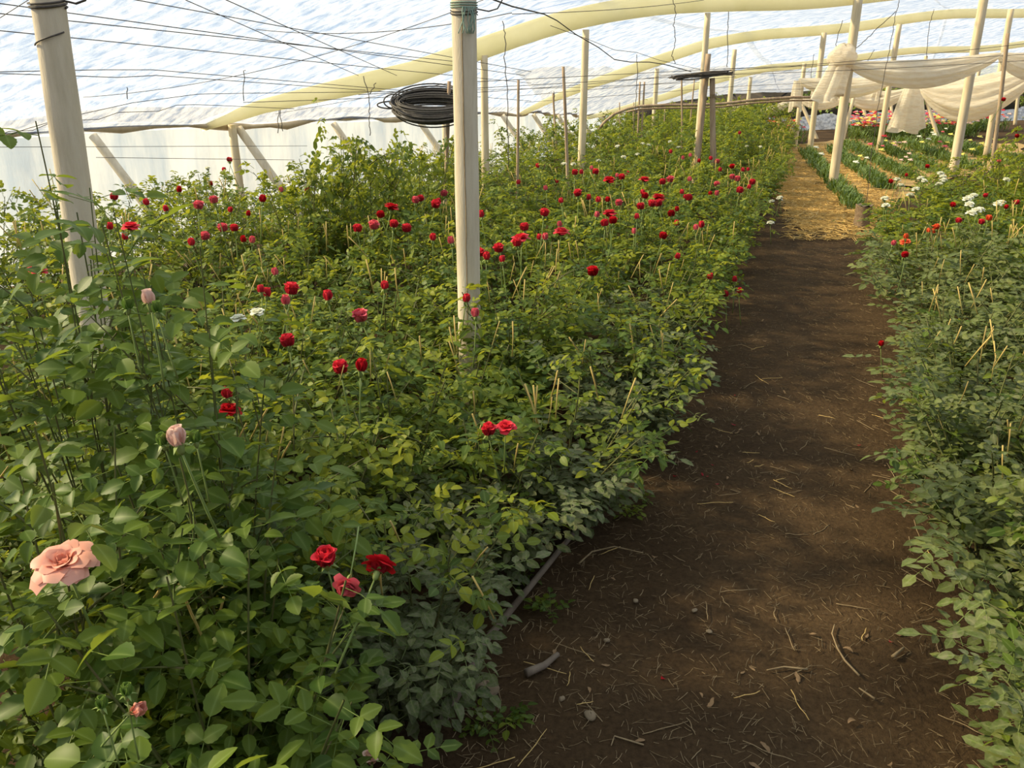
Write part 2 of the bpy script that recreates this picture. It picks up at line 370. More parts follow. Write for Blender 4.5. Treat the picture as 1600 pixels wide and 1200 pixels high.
o = mb.build('twine_knot', M['twine'], pc); o.location = at_h(b0, t0, 2.10)
mb = MB(); c0 = at_h(b0, t0, .6); c1 = at_h(b0, t0, 2.06)
mb.tube([c0.lerp(c1, i / 24) + Vector((-.006 + rng.uniform(-.002, .002), -.059, 0)) for i in range(25)], .0022, 4); mb.build('hanging_twine', M['dry'], pc)
b1 = Vector((-1.83, 3.24, 0)); t1 = PY(68, -40, 3.2); t1 = b1 + (t1 - b1) * (2.7 / t1.z)
pl = post('support_post', b1, t1, .066, .056, 'thick pale leaning post bound near its top with black wire, by the pink roses', 'post', 'thick pale posts', 'post', 12, 18)
o = tie(pl, 0, .06, turns=2, rad=.004).build('tie_wire', M['wire'], pl); o.location = at_h(b1, t1, 2.06)
mb = MB(); mb.tube([Vector((math.cos(.4 + i * .2) * .063, math.sin(.4 + i * .2) * -.063, -.004 * i)) for i in range(12)], .003, 4); o = mb.build('tie_wire', M['wire'], pl); o.location = at_h(b1, t1, 1.98)
# poles under the farther bows
def bowpole(b, u, name='support_pole', r=.055, zoff=-.2, mat_='pole', label='', seed=1, group='pale poles under the roof strips'):
    P, pr = BOWS[b]; rr = ray(u, 60); t = (P.x * CD.y - P.y * CD.x) / (rr.x * CD.y - rr.y * CD.x)
    p = Vector((rr.x * t, rr.y * t, 0)); k = (p - P).dot(CD); z = ev(pr, k) + zoff
    # a slight lean as in the place
    return post(name, p, p + Vector((rng.uniform(-.02, .02), rng.uniform(-.02, .02), z)), r, r * .82, label, 'pole', group, mat_, seed)
bowpole(2, 757, label='pale pole rising just behind the thick twine-tied post', seed=21, r=.052)
bowpole(2, 913, label='slim pale pole beside the white-flowered rose clump', seed=22, r=.052)
bowpole(2, 1104, label='pale pole directly behind the two crossed grey stakes', seed=23, r=.048)
for (u, v, ut, vt, r, lab, z) in [(1300, 296, 1341, 0, .072, 'peeled pole at the edge of the straw path with cloth knotted around it', 2.85),
                                  (1488, 276, 1537, 0, .075, 'peeled pole standing behind the white rose hedge', 2.9)]:
    b = G(u, v); t = PY(ut, vt, b.y); t = b + (t - b) * (z / t.z); post('support_pole', b, t, r, r * .88, lab, 'pole', 'pale poles under the roof strips', seed=u)
bowpole(3, 1030, label='slim pale pole left of the flat wire bundle', seed=24, r=.05)
bowpole(3, 1151, label='pale pole right of the flat wire bundle', seed=25, r=.055)
for (u, v, ut, vt, r, lab, z) in [(1265, 240, 1288, 50, .062, 'peeled pole at the end of the first low carnation row', 2.33), (1373, 236, 1405, 40, .062, 'peeled pole rising from the carnation rows', 2.5),
                                  (1242, 233, 1257, 100, .05, 'thin pole at the far end of the straw path, wrapped in cloth', 1.75), (1540, 250, 1578, 26, .06, 'peeled pole behind the yellow-green rose bush', 2.7),
                                  (1512, 200, 1522, 150, .05, 'short distant pole behind the hanging white cloth', 1.6), (1533, 190, 1540, 158, .045, 'thinnest distant pole near the plastic skirt', 1.5), (1430, 214, 1446, 95, .05, 'distant pole beside the hanging cloth bundle', 1.9),
                                  (1586, 195, 1592, 140, .05, 'distant pole by the green bank, beyond the yellow-green bush', 1.7)]:
    b = G(u, v); t = PY(ut, vt, b.y); t = b + (t - b) * (z / t.z); post('support_pole', b, t, r, r * .85, lab, 'pole', 'pale poles under the roof strips', seed=u)
bowpole(4, 1178, label='short pale pole near the dark hose arch', seed=26, r=.05, zoff=-.12)
# slanting braces at the side wall (eave point -> foot inside)
BRACES = []
def eave_at(u):
    best = min((i / 400 * 4.99 for i in range(80, 401)), key=lambda q: abs(proj(wallpt(q, 1))[0] - u)); return best
for i, (u, r) in enumerate([(128, .046), (362, .05), (511, .046), (645, .046), (778, .045), (828, .042), (866, .042), (900, .04), (932, .04), (955, .038), (975, .036)]):
    s = eave_at(u); a = wallpt(s, .97, -.07); f = Vector((a.x + .74 * a.z, a.y - .22 * a.z, 0)); BRACES.append((f, Vector((a.x, a.y, 0))))
    post('wall_brace', f, a, r, r * .9, 'pale slanting brace, %s along the side wall from the leaning post' % ['first', 'second', 'third', 'fourth', 'fifth', 'sixth', 'seventh', 'eighth', 'ninth', 'tenth', 'eleventh'][i], 'brace', 'slanting braces along the side wall', 'post', 30 + i, 10)
for i, u in enumerate([352, 690]):
    s = eave_at(u); post('wall_post', wallpt(s, 0, -.07), wallpt(s, 1.0, -.07), .05, .045, ['upright post wrapped in plastic where the first roof strip meets the side wall', 'upright wall post behind the hose coil'][i], 'post', 'upright posts along the side wall', 'pole', 50 + i, 10)
# braces at the open far end
for (ut, vt, ub, vb, Y, lab) in [(1252, 162, 1278, 215, 21, 'slanting pole leaning beside the thin cloth-wrapped pole'), (1345, 158, 1366, 196, 22.5, 'slanting pole leaning at the far end between the peeled poles'), (1443, 140, 1470, 222, 20, 'rough slanting pole by the hanging cloth bundle'),
                             (1392, 158, 1402, 178, 23, 'short slanting pole behind the hanging cloth'), (1189, 178, 1200, 198, 21.5, 'short slanting pole at the end of the rose block'), (1335, 148, 1318, 205, 20, 'thin rough pole leaning behind the straw-path pole')]:
    a = PY(ut, vt, Y); b = PY(ub, vb, Y - .3); b.z = 0; post('end_brace', b, a, .045, .04, lab, 'brace', 'slanting poles at the far end', 'pole', ut, 9)
# rough stakes in the rose block: (u, v top, v visible foot, Y)
for (u0, v0, u1, v1, Y, r, lab) in [(702, 127, 696, 275, 7.6, .020, 'dark rough stake carrying the black hose coil'), (810, 125, 808, 278, 9.0, .017, 'rough wooden stake nearest behind the twine-tied post'),
        (880, 104, 886, 278, 9.2, .02, 'tall rough wooden stake between the slim pale poles'), (864, 146, 870, 228, 13, .018, 'rough stake near the plastic side wall'), (1000, 128, 997, 192, 14, .018, 'rough stake of a close pair by the hose arch, the straighter one'),
        (1007, 128, 1003, 192, 14, .018, 'rough stake of a close pair by the hose arch, the darker one'), (1065, 125, 1065, 212, 13, .017, 'pale thin stake left of the crossed stakes'), (1085, 125, 1079, 185, 15, .016, 'thin leaning stake behind the crossed stakes'),
        (1575, 52, 1548, 270, 10.5, .028, 'long weathered stake leaning over the yellow-green bush'), (1097, 128, 1088, 190, 15.5, .016, 'second thin leaning stake behind the crossed stakes'), (990, 160, 989, 195, 15, .012, 'short stake below the hose arch'), (1039, 168, 1038, 190, 15, .012, 'short stake under the flat wire bundle'), (968, 160, 968, 185, 15, .012, 'short thin stake by the slim pale pole')]:
    a = PY(u0, v0, Y); b = PY(u1, v1, Y); d = (b - a); f = a + d * (a.z / (a.z - b.z)); f.z = 0
    post('wooden_stake', f, a, r, r * .8, lab, 'stake', 'rough stakes among the roses', 'stake', u0, 8)
# the crossed pair with the flat wire bundle
Yc = 10.2
for (u0, v0, u1, v1, lab) in [(1107, 84, 1088, 258, 'left leg of the crossed grey stakes, splaying out'), (1113, 122, 1116, 258, 'upright leg of the crossed grey stakes')]:
    a = PY(u0, v0, Yc); b = PY(u1, v1, Yc); f = a + (b - a) * (a.z / (a.z - b.z)); f.z = 0
    lab = lab.replace('left leg', 'slanting leg'); rt = post('wooden_stake', f, a, .042, .032, lab, 'stake', 'crossed grey stakes', 'stake', u0, 9)
    mb = MB()
    for i in range(4):
        mb.tube([Vector((math.cos(j * .6) * .04, math.sin(j * .6) * .04, i * .012 + .002 * j)) for j in range(12)], .004, 4)
    o = mb.build('binding', M['dry'], rt); o.location = (a - f) * .86
# coils
def coil(name, c, ax, ay, n, rad, label, seed, spread, tilt, loose=()):
    r = random.Random(seed); root = empty(name, c); mb = MB()
    for i in range(n):
        tl = tilt + r.uniform(-.14, .14); fx = ax * (1 + r.uniform(-.14, .12)); fy = ay * (1 + r.uniform(-.5, .3)); off = Vector((r.uniform(-.3, .3) * spread, r.uniform(-1, 1) * spread, r.uniform(-1, 1) * spread * .7)); ph = r.uniform(0, 6)
        pts = []
        for j in range(33):
            a = 2 * math.pi * j / 32 + ph
            x = math.cos(a) * fx; y = math.sin(a) * fy
            pts.append(Vector((x, y * math.cos(tl), y * math.sin(tl))) + off)
        mb.tube(pts, rad, 5, cap=False)
    mb.build('windings', M['hose'] if 'hose' in name else M['wire'], root)
    for l in loose:
        m2 = MB(); m2.tube(l, rad, 5); m2.build('loose_loop', M['hose'] if 'hose' in name else M['wire'], root)
    tag(root, label, 'coil'); return root
cc = PY(676, 164, 7.5)
def loop(x, z, ax, az, a0, a1, n=20): return [Vector((x + ax * math.cos(a0 + (a1 - a0) * i / n), -.02 * i / n, z + az * math.sin(a0 + (a1 - a0) * i / n))) for i in range(n + 1)]
coil('hose_coil', cc, .33, .2, 52, .0065, 'black irrigation hose coiled over the dark rough stake', 4, .06, .42,
     [loop(-.33, .03, .10, .06, 0, 6.2), loop(0, -.02, .36, .17, 3.0, 6.3), loop(-.36, .0, .13, .03, 1, 5.5)])
cc = PY(1097, 117, Yc - .05)
root = empty('wire_bundle', cc); rw = random.Random(6)
for i in range(20):
    x0 = rw.uniform(-.40, -.28); x1 = rw.uniform(.24, .38); z0 = rw.gauss(-.03, .016); z1 = rw.gauss(.03, .018); yy = rw.uniform(-.05, .05); bow = rw.uniform(-.03, .03)
    mb = MB(); mb.tube([Vector((x0 + (x1 - x0) * t / 8, yy + .03 * math.sin(t), z0 + (z1 - z0) * t / 8 + bow * math.sin(math.pi * t / 8))) for t in range(9)], .0055, 5); mb.build('wire_strand', M['log' if i % 2 else 'wire'], root)
tag(root, 'flat bundle of dark wire tied across the crossed stakes', 'wire bundle')
# dark hose arch
pts = [PY(u, v, 13.4) for u, v in [(935, 203), (945, 190), (960, 178), (980, 170), (1000, 166), (1040, 164), (1090, 164), (1130, 162), (1180, 156), (1240, 152), (1290, 152)]]
mb = MB(); mb.tube(pts, .022, 7); mb.tube([p + Vector((0, .05, -.05)) for p in pts[3:]], .016, 6)
tag(mb.build('hose_arch', M['stake']), 'dark hose bent in an arch over the far roses', 'hose')
# wires
def wire(pts, label, group, r=.0026, drop=.0, wob=0, matn='wire', name='wire'):
    if len(pts) == 2: pts = sag(pts[0], pts[1], drop, 16, wob)
    pts = [Vector((p[0], p[1], min(p[2], roof_over(p[0], p[1]) - .05))) for p in pts]          # wires stay under the film
    mb = MB(); mb.tube(pts, r, 4); tag(mb.build(name, M[matn]), label, 'wire', group)
WL = 'thin dark wire strung under the plastic roof'; WG = 'thin wires strung under the roof'
for (u0, v0, Y0, u1, v1, Y1, d) in [(-40, 0, 5.0, 820, 118, 10, .0), (-40, 17, 5.0, 720, 97, 9, .0), (-40, 44, 5.2, 830, 130, 11, 0), (180, -6, 5.5, 830, 112, 10, 0), (-40, 86, 6.0, 830, 158, 12, 0), (-40, 98, 6.0, 700, 150, 11, 0),
        (-40, 148, 6.8, 460, 170, 9, 0), (-40, 146, 6.8, 1100, 128, 13, .05), (290, 0, 5.5, 560, 118, 9.0, 0), (130, 152, 7, 780, -10, 6, .12), (400, 46, 6, 800, 20, 5, .06), (340, -6, 5, 620, 118, 9, 0),
        (0, 28, 5, 60, -10, 5, 0), (380, 160, 8, 1050, 118, 12, .05), (430, 178, 9, 700, 130, 8, 0), (800, 22, 5.4, 1100, 0, 8, .02), (560, 148, 8, 1240, 110, 14, .0), (740, 128, 8, 1280, 100, 14, 0), (1030, 118, 10, 1630, 65, 10.5, .03), (1130, 108, 10.3, 1640, 82, 11, .02), (1100, 118, 10.2, 1640, 92, 11, .02),
        (1150, 135, 14, 1300, 128, 14, 0), (1150, 142, 14, 1290, 138, 14, 0), (810, 150, 12, 1150, 120, 13, 0), (820, 160, 13, 1150, 135, 14, 0), (-40, 230, 6.2, 480, 228, 8.6, 0), (150, 246, 6.7, 460, 250, 8.6, 0)]:
    wire([PY(u0, v0, Y0), PY(u1, v1, Y1)], WL, WG, .0022 if Y1 < 9 else .003, d)
wire([PY(u, v, Y) for u, v, Y in [(745, -10, 5), (800, 10, 5.6), (850, 22, 6.5), (870, 32, 7), (900, 54, 7.6), (935, 74, 8.2), (960, 93, 8.8), (985, 97, 9.2), (1015, 97, 9.6), (1040, 101, 9.8), (1080, 112, 10.2)]], 'slack black wire looping towards the crossed stakes', None, .005)
wire([PY(u, v, Y) for u, v, Y in [(860, 40, 9), (915, 60, 10), (960, 78, 10.6), (995, 82, 11), (1030, 94, 11.5), (1100, 110, 12)]], 'thin wire drooping beside the slack black wire', None, .003)
for (pts, Y, lab) in [([(1050, -8), (1056, 18), (1052, 40), (1056, 60), (1050, 88), (1055, 100)], 9.8, 'twisted drop wire hanging from the roof strip left of the crossed stakes'),
        ([(785, 32), (790, 62), (788, 95), (792, 130), (793, 190), (795, 260)], 8.0, 'long drop wire hanging beside the twine-tied post'), ([(567, 118), (576, 148), (577, 180), (578, 212)], 8.0, 'drop wire with a forked hook above the tall bud-tipped bush'), ([(587, 130), (577, 147)], 8.0, 'short arm of the forked hook wire'),
        ([(995, 85), (996, 105), (994, 150), (990, 215)], 13, 'drop wire hanging at the far roof strip'), ([(1138, 8), (1137, 50), (1138, 85), (1136, 105)], 12, 'drop wire by the crossed stakes'), ([(1405, 0), (1400, 20), (1393, 60), (1385, 100), (1372, 170), (1362, 240), (1352, 330)], 10.2, 'long twisted twine falling from the roof to the straw'),
        ([(1316, 32), (1308, 60), (1305, 78)], 13, 'hook wire on the strip beside the straw-path pole'), ([(1460, 15), (1452, 38), (1448, 90)], 14, 'hook wire on the strip above the cream cloth'), ([(1400, 18), (1360, 55), (1338, 75)], 12.4, 'stay wire slanting to the knotted cloth'), ([(1272, 85), (1268, 110), (1266, 130)], 17, 'hook wire near the cloth-wrapped thin pole'), ([(1366, 78), (1356, 95)], 16, 'short hook wire above the cream cloth'),
        ([(435, 172), (434, 208)], 8.4, 'short wire end dangling at the eave, straight'), ([(437, 172), (442, 205)], 8.4, 'short wire end dangling at the eave, bent'), ([(199, 133), (199, 155)], 7.2, 'short wire end hanging from the eave cable'), ([(381, 85), (381, 158)], 8, 'straight drop wire above the side wall'), ([(866, 142), (866, 165)], 13, 'drop wire over the far stake')]:
    pp = [PY(u, v, Y) for u, v in pts]; qq = []
    for a, b in zip(pp, pp[1:]):
        for i in range(6): qq.append(a.lerp(b, i / 6) + Vector((rng.uniform(-.008, .008), 0, rng.uniform(-.006, .006))))
    qq.append(pp[-1]); wire(qq, lab, None, .005 if Y > 11 else .004, name='drop_wire')
# cloth
def swag(name, a, b, hmax, drop, depth, label, seed, hend=.03, group='cream shade cloths'):
    r = random.Random(seed); a, b = Vector(a), Vector(b); mb = MB(); n, m = 48, 60; side = (b - a).cross(Vector((0, 0, 1))).normalized()
    for i in range(n + 1):
        t = i / n; e = math.sin(math.pi * t) ** .75; c = a.lerp(b, t); c.z -= drop * 4 * t * (1 - t); hh = hend + (hmax - hend) * e
        for j in range(m):
            an = 2 * math.pi * j / m; rip = 1 + .13 * math.sin(an * 6 + 1.6 * t + seed) + .10 * math.sin(an * 13 - 2 * t)
            dx = math.cos(an) * (depth * (.35 + .65 * e)) * rip; dz = math.sin(an) * hh * rip
            mb.v.append(tuple(c + side * dx + Vector((0, 0, dz - hh * .6))))
    for i in range(n):
        for j in range(m): mb.f.append((i * m + j, i * m + (j + 1) % m, (i + 1) * m + (j + 1) % m, (i + 1) * m + j)); mb.m.append(0)
    tag(mb.build(name, M['cloth']), label, 'cloth', group)
def tail(name, a, b, w0, w1, label, seed, knot=True):
    root = empty(name, Vector(a)); mb = MB(); n, m = 22, 44; a, b = Vector(a), Vector(b); d = b - a; r = random.Random(seed)
    for i in range(n + 1):
        t = i / n; ww = w0 + (w1 - w0) * t ** .7
        for j in range(m):
            an = 2 * math.pi * j / m; rip = 1 + .22 * math.sin(an * 5 + seed + t * .8) * (.3 + t) + .08 * math.sin(an * 11 + seed)
            p = d * t + Vector((math.cos(an) * ww * rip, math.sin(an) * ww * .55 * rip, 0))
            if i == n: p.z += .07 * math.sin(an * 2 + seed)
            mb.v.append(tuple(p))
    for i in range(n):
        for j in range(m): mb.f.append((i * m + j, i * m + (j + 1) % m, (i + 1) * m + (j + 1) % m, (i + 1) * m + j)); mb.m.append(0)
    mb.f.append(tuple(range(m))); mb.m.append(0)
    mb.build('hanging_fall', M['cloth'], root)
    if knot:
        m2 = MB(); n, m = 12, 18
        for i in range(n + 1):
            th = math.pi * i / n
            for j in range(m):
                an = 2 * math.pi * j / m; rr = w0 * 1.5 * (1 + .13 * math.sin(an * 4 + th * 3 + seed) + .07 * math.sin(an * 7))
                m2.v.append((math.sin(th) * math.cos(an) * rr, math.sin(th) * math.sin(an) * rr * .8, math.cos(th) * rr * .8 + .03))
        for i in range(n):
            for j in range(m): m2.f.append((i * m + j, i * m + (j + 1) % m, (i + 1) * m + (j + 1) % m, (i + 1) * m + j)); m2.m.append(0)
        m2.build('knot', M['cloth'], root)
    tag(root, label, 'cloth', 'cream shade cloths')
swag('shade_cloth', PY(1326, 98, 12.5), PY(1562, 84, 12.2), .18, .10, .16, 'cream cloth sagging from the knotted pole to the leaning stake', 1)
swag('shade_cloth', PY(1562, 84, 12.2), PY(1660, 88, 12.2), .16, .05, .12, 'cream cloth carried on past the leaning stake', 2)
swag('shade_cloth', PY(1438, 135, 16), PY(1640, 96, 15), .34, .22, .2, 'broad white cloth hanging low behind the leaning stake', 3)
swag('shade_cloth', PY(1248, 124, 17), PY(1400, 122, 16.5), .16, .08, .14, 'cream cloth slung from the wrapped pole behind the knotted pole', 4)
swag('shade_cloth', PY(1165, 176, 20), PY(1246, 152, 19.5), .10, .07, .08, 'thin rolled cloth over the end of the rose block', 5)
swag('shade_cloth', PY(1250, 155, 20), PY(1330, 148, 19.5), .12, .08, .1, 'thin rolled cloth between wrapped pole and straw-path pole', 6)
swag('shade_cloth', PY(1320, 148, 20.5), PY(1425, 138, 20), .2, .1, .1, 'cream cloth slung behind the carnation poles', 7)
swag('shade_cloth', PY(1100, 168, 20), PY(1170, 164, 20), .09, .06, .08, 'rolled pale cloth behind the last rose bushes', 8)
tail('cloth_bundle', PY(1316, 92, 12.35), PY(1293, 153, 12.3), .13, .19, 'cream cloth knotted on the straw-path pole with its end hanging', 3)
tail('cloth_bundle', PY(1246, 126, 16.9), PY(1243, 170, 16.9), .06, .11, 'frayed cloth end hanging on the thin far pole', 5, False)
tail('cloth_bundle', PY(1428, 134, 17), PY(1414, 203, 17), .14, .32, 'long gathered cloth hanging down to the carnation flowers', 7, False)
tail('cloth_bundle', PY(1374, 128, 17.5), PY(1369, 153, 17.5), .04, .10, 'small cloth end hanging between the peeled poles', 9, False)
tail('cloth_bundle', PY(1272, 140, 18), PY(1270, 162, 18), .04, .07, 'short cloth end tied to the carnation-row pole', 11, False)

# ================================================================== ROSE PLANTS
def leaflet(mb, M4, ln, wd, fold, droop, rnd, hi):
    st = [.08, .17, .26, .36, .46, .56, .66, .75, .83, .90, .96] if hi == 2 else ([.18, .42, .68, .88] if hi else [.28, .68])
    base = len(mb.v)
    def prof(t): return wd * (math.sin(math.pi * min(1, t ** .82)) ** .75)
    V = [(0, 0, 0)]; C = [(1, rnd, 0, 1)]
    for si, t in enumerate(st):
        w_ = prof(t) * ((1.05 if si % 2 else .95) if hi == 2 else 1); y = ln * t; z = -droop * t * t
        V += [(0, y, z), (-w_, y, z + w_ * fold), (w_, y, z + w_ * fold)]; C += [(1, rnd, t, 1), (0, rnd, t, 1), (0, rnd, t, 1)]
    V.append((0, ln, -droop)); C.append((.6, rnd, 1, 1)); n = len(st); tip = 1 + 3 * n
    Fc = [(0, 1, 2), (0, 3, 1)]
    for i in range(n - 1):
        a, b = 1 + 3 * i, 4 + 3 * i; Fc += [(a, b, b + 1, a + 1), (a, a + 2, b + 2, b)]
    a = 1 + 3 * (n - 1); Fc += [(a, tip, a + 1), (a, a + 2, tip)]
    mb.v += [tuple(M4 @ Vector(p)) for p in V]; mb.c += C
    mb.f += [tuple(i + base for i in f) for f in Fc]; mb.m += [0] * len(Fc)
def compound(mb, M4, r, ln=.115, size=.042, nl=5, hi=True, ar=.33):
    """one rose leaf: stalk with 3, 5 or 7 leaflets"""
    c = r.uniform(.25, .6)
    def at(t): return Vector((0, ln * t, .012 * math.sin(math.pi * t) - c * ln * t * t * .45))
    b = len(mb.v); pts = [at(0), at(.5), at(1)]
    for p in pts:
        for dx, dz in ((-.0011, 0), (.0011, 0), (0, -.0018)): mb.v.append(tuple(M4 @ (p + Vector((dx, 0, dz))))); mb.c.append((1, .4, 0, 1))
    for i in range(2):
        for k in range(3): mb.f.append((b + i * 3 + k, b + i * 3 + (k + 1) % 3, b + i * 3 + 3 + (k + 1) % 3, b + i * 3 + 3 + k)); mb.m.append(0)
    spots = {3: [.62], 5: [.42, .74], 7: [.32, .56, .8]}[nl]
    rl = r.random()
    for t in spots:
        for s in (-1, 1):
            an = s * R(r.uniform(52, 72)); sc = size * (.72 + .22 * t) * r.uniform(.9, 1.1)
            m = Matrix.Translation(at(t)) @ Matrix.Rotation(-an, 4, 'Z') @ Matrix.Rotation(R(r.uniform(-22, 12)), 4, 'X') @ Matrix.Rotation(R(r.uniform(-25, 25)), 4, 'Y')
            leaflet(mb, M4 @ m, sc, sc * ar, r.uniform(.1, .5), sc * r.uniform(.05, .3), (rl + r.uniform(-.12, .12)) % 1, hi)
    m = Matrix.Translation(at(1)) @ Matrix.Rotation(R(r.uniform(-12, 12)), 4, 'Z') @ Matrix.Rotation(R(r.uniform(-35, 0)), 4, 'X') @ Matrix.Rotation(R(r.uniform(-20, 20)), 4, 'Y')
    leaflet(mb, M4 @ m, size * 1.15, size * ar * 1.1, r.uniform(.1, .45), size * r.uniform(.1, .35), rl, hi)
LEAF = {}
def leafset(key, matn, n, **k):
    out = []; r = random.Random(hash(key) % 1000 if False else sum(map(ord, key)))
    for i in range(n):
        mb = MB(); mb.c = []; compound(mb, Matrix.Identity(4), r, **k); out.append(mb.mesh('leaf_' + key, M[matn]))
    LEAF[key] = out
leafset('mid', 'leaf', 8, ln=.11, size=.044, nl=5, ar=.30)
leafset('mid7', 'leaf', 4, ln=.13, size=.040, nl=7, ar=.30)
leafset('bright', 'leaf_bright', 6, ln=.10, size=.044, nl=5)
leafset('dust', 'leaf_dust', 6, ln=.10, size=.040, nl=5)
leafset('grey', 'leaf_grey', 6, ln=.105, size=.042, nl=5)
leafset('big', 'leaf_big', 8, ln=.15, size=.060, nl=5, ar=.34, hi=2)
leafset('bigthree', 'leaf_big', 4, ln=.12, size=.062, nl=3, ar=.36, hi=2)
def dirmat(p, d, up, roll, sc):
    d = d.normalized(); x = d.cross(up)
    x = x.normalized() if x.length > 1e-4 else Vector((1, 0, 0)); z = x.cross(d)
    m = Matrix((x, d, z)).transposed().to_4x4()
    return Matrix.Translation(p) @ m @ Matrix.Rotation(roll, 4, 'Y') @ Matrix.Scale(sc, 4)
def skeleton(seed, h=.8, spread=.30, ncane=9, nodegap=.055, branch=3, straight=False, low=.12):
    r = random.Random(seed); canes = []; nodes = []
    for c in range(ncane):
        az = 2 * math.pi * c / ncane + r.uniform(-.4, .4); hh = h * r.uniform(.72, 1.05); sp = spread * r.uniform(.25, 1.15) * (.5 if straight else 1); pts = []
        n = 8; a0 = r.uniform(0, 6)
        for i in range(n + 1):
            t = i / n; rad = .03 + sp * t ** 1.2
            pts.append(Vector((math.cos(az) * rad + .012 * math.sin(a0 + 5 * t), math.sin(az) * rad + .012 * math.cos(a0 + 4 * t), hh * t)))
        canes.append((pts, .0055, .0025))
        brs = [pts]
        for b in range(branch):
            i = r.randint(2, n - 1); p = pts[i]; a2 = az + r.uniform(-1.5, 1.5); L = r.uniform(.13, .26); el = r.uniform(.35, 1.1)
            q = [p + Vector((math.cos(a2) * L * t * math.cos(el), math.sin(a2) * L * t * math.cos(el), L * t * math.sin(el) - .03 * t * t)) for t in (0, .33, .66, 1)]
            canes.append((q, .0035, .0018)); brs.append(q)
        for q in brs:
            tot = sum((b - a).length for a, b in zip(q, q[1:])); m = max(2, int(tot / nodegap)); ph = r.uniform(0, 6)
            for k in range(m):
                s = (k + .7) / m * (len(q) - 1); i = min(int(s), len(q) - 2); p = q[i].lerp(q[i + 1], s - i)
                if p.z < low: continue
                ph += 2.4; el = r.uniform(-.25, .75); d = Vector((math.cos(ph) * math.cos(el), math.sin(ph) * math.cos(el), math.sin(el)))
                out = Vector((p.x, p.y, 0)); d = (d + out * 1.6).normalized()
                nodes.append((p, d, r.uniform(-.5, .5), r.uniform(.8, 1.15)))
    return canes, nodes
def canemesh(canes, name='canes'):
    mb = MB()
    for q, a, b in canes:
        n = len(q); mb.tube(q, [a + (b - a) * i / (n - 1) for i in range(n)], 4, cap=False)
    return mb.mesh(name, M['cane'])
def foliage_mesh(nodes, seed, key='leaf', n=None, size=.046, ln=.11, hi=False, ar=.33, nl=5):
    r = random.Random(seed); mb = MB(); mb.c = []; nn = nodes if n is None else r.sample(nodes, min(n, len(nodes)))
    for p, d, ro, sc in nn: compound(mb, dirmat(p, d, Vector((0, 0, 1)), ro, sc), r, ln, size, nl, hi, ar)
    return mb.mesh('foliage', M[key])
# --- blooms
def petal_pts(r, a, tilt, ln, wd, curl, cup, mb, M4, lo=0.):
    """a cupped petal rooted at the origin, leaning out by tilt around azimuth a"""
    nu, nv = 5, 5; b = len(mb.v); w1 = r.uniform(-.06, .06)
    for j in range(nv + 1):
        t = j / nv; e = tilt * t ** .6 + curl * max(0, t - .6) ** 1.5 * 3
        y = ln * (t ** .9); ww = wd * math.sin(math.pi * (.12 + .76 * t)) ** .6
        for i in range(nu + 1):
            s = i / nu * 2 - 1; x = s * ww; inw = cup * (1 - math.cos(s * 1.35)) * wd
            rad = math.sin(min(e, 1.9)) * y + .006 - inw * math.cos(e) ; zz = math.cos(min(e, 1.9)) * y - .006 * s * s * math.sin(e) + (inw * .6 * math.sin(e)) + w1 * .02 * math.sin(3 * s)
            p = Vector((rad * math.cos(a) - x * math.sin(a), rad * math.sin(a) + x * math.cos(a), zz))
            mb.v.append(tuple(M4 @ p)); mb.c.append((0, r.random(), min(1, lo + t), 1))
    for j in range(nv):
        for i in range(nu): q = b + j * (nu + 1) + i; mb.f.append((q, q + 1, q + nu + 2, q + nu + 1)); mb.m.append(0)
def bloom_layers(kind):
    # (count, tilt, length, width, curl, cup)
    return {'bud': [(3, .10, .034, .013, 0, .9), (4, .22, .034, .017, .05, 1.0)],
            'half': [(3, .08, .036, .013, 0, .9), (4, .20, .037, .018, .0, 1.), (5, .33, .037, .022, .12, 1.), (4, .5, .034, .022, .35, .8)],
            'open': [(3, .12, .030, .012, 0, .9), (4, .30, .033, .017, .05, 1.), (5, .52, .036, .021, .1, .85), (6, .78, .038, .023, .2, .65), (4, 1.05, .036, .022, .3, .5)],
            'flat': [(4, .20, .024, .010, 0, .9), (5, .45, .029, .013, .1, .8), (6, .72, .036, .016, .12, .6), (7, .98, .043, .019, .15, .5), (8, 1.22, .050, .022, .15, .4), (5, 1.42, .052, .023, .15, .3)]}[kind]
def bloom_mesh(kind, matn, seed, name='petals'):
    r = random.Random(seed); mb = MB(); mb.c = []; I = Matrix.Identity(4); ph = 0
    for (n, ti, ln, wd, cu, cp) in bloom_layers(kind):
        ph += .5
        for i in range(n): petal_pts(r, ph + 2 * math.pi * i / n + r.uniform(-.15, .15), ti * r.uniform(.88, 1.12), ln * r.uniform(.93, 1.07), wd, cu, cp, mb, I)
    return mb.mesh(name, M[matn])
def calyx_mesh(length=.2, bend=.03, seed=0):
    r = random.Random(seed); mb = MB()
    mb.tube([Vector((0, 0, .004)), Vector((0, 0, -.006)), Vector((0, 0, -.016)), Vector((0, 0, -.021))], [.006, .0085, .0065, .003], 7)
    for i in range(5):
        a = 2 * math.pi * i / 5 + r.uniform(-.2, .2); el = r.uniform(-.7, .3); L = .024; ca, sa = math.cos(a), math.sin(a)
        p0 = Vector((ca * .007, sa * .007, 0)); tip = p0 + Vector((ca * math.cos(el), sa * math.cos(el), math.sin(el))) * L; sd = Vector((-sa, ca, 0)) * .004; mid = p0.lerp(tip, .4) + Vector((0, 0, .003))
        mb.add([p0 - sd, p0 + sd, mid + sd, mid - sd, tip], [(0, 1, 2, 3), (3, 2, 4)])
    return mb.mesh('calyx', M['stalk'])
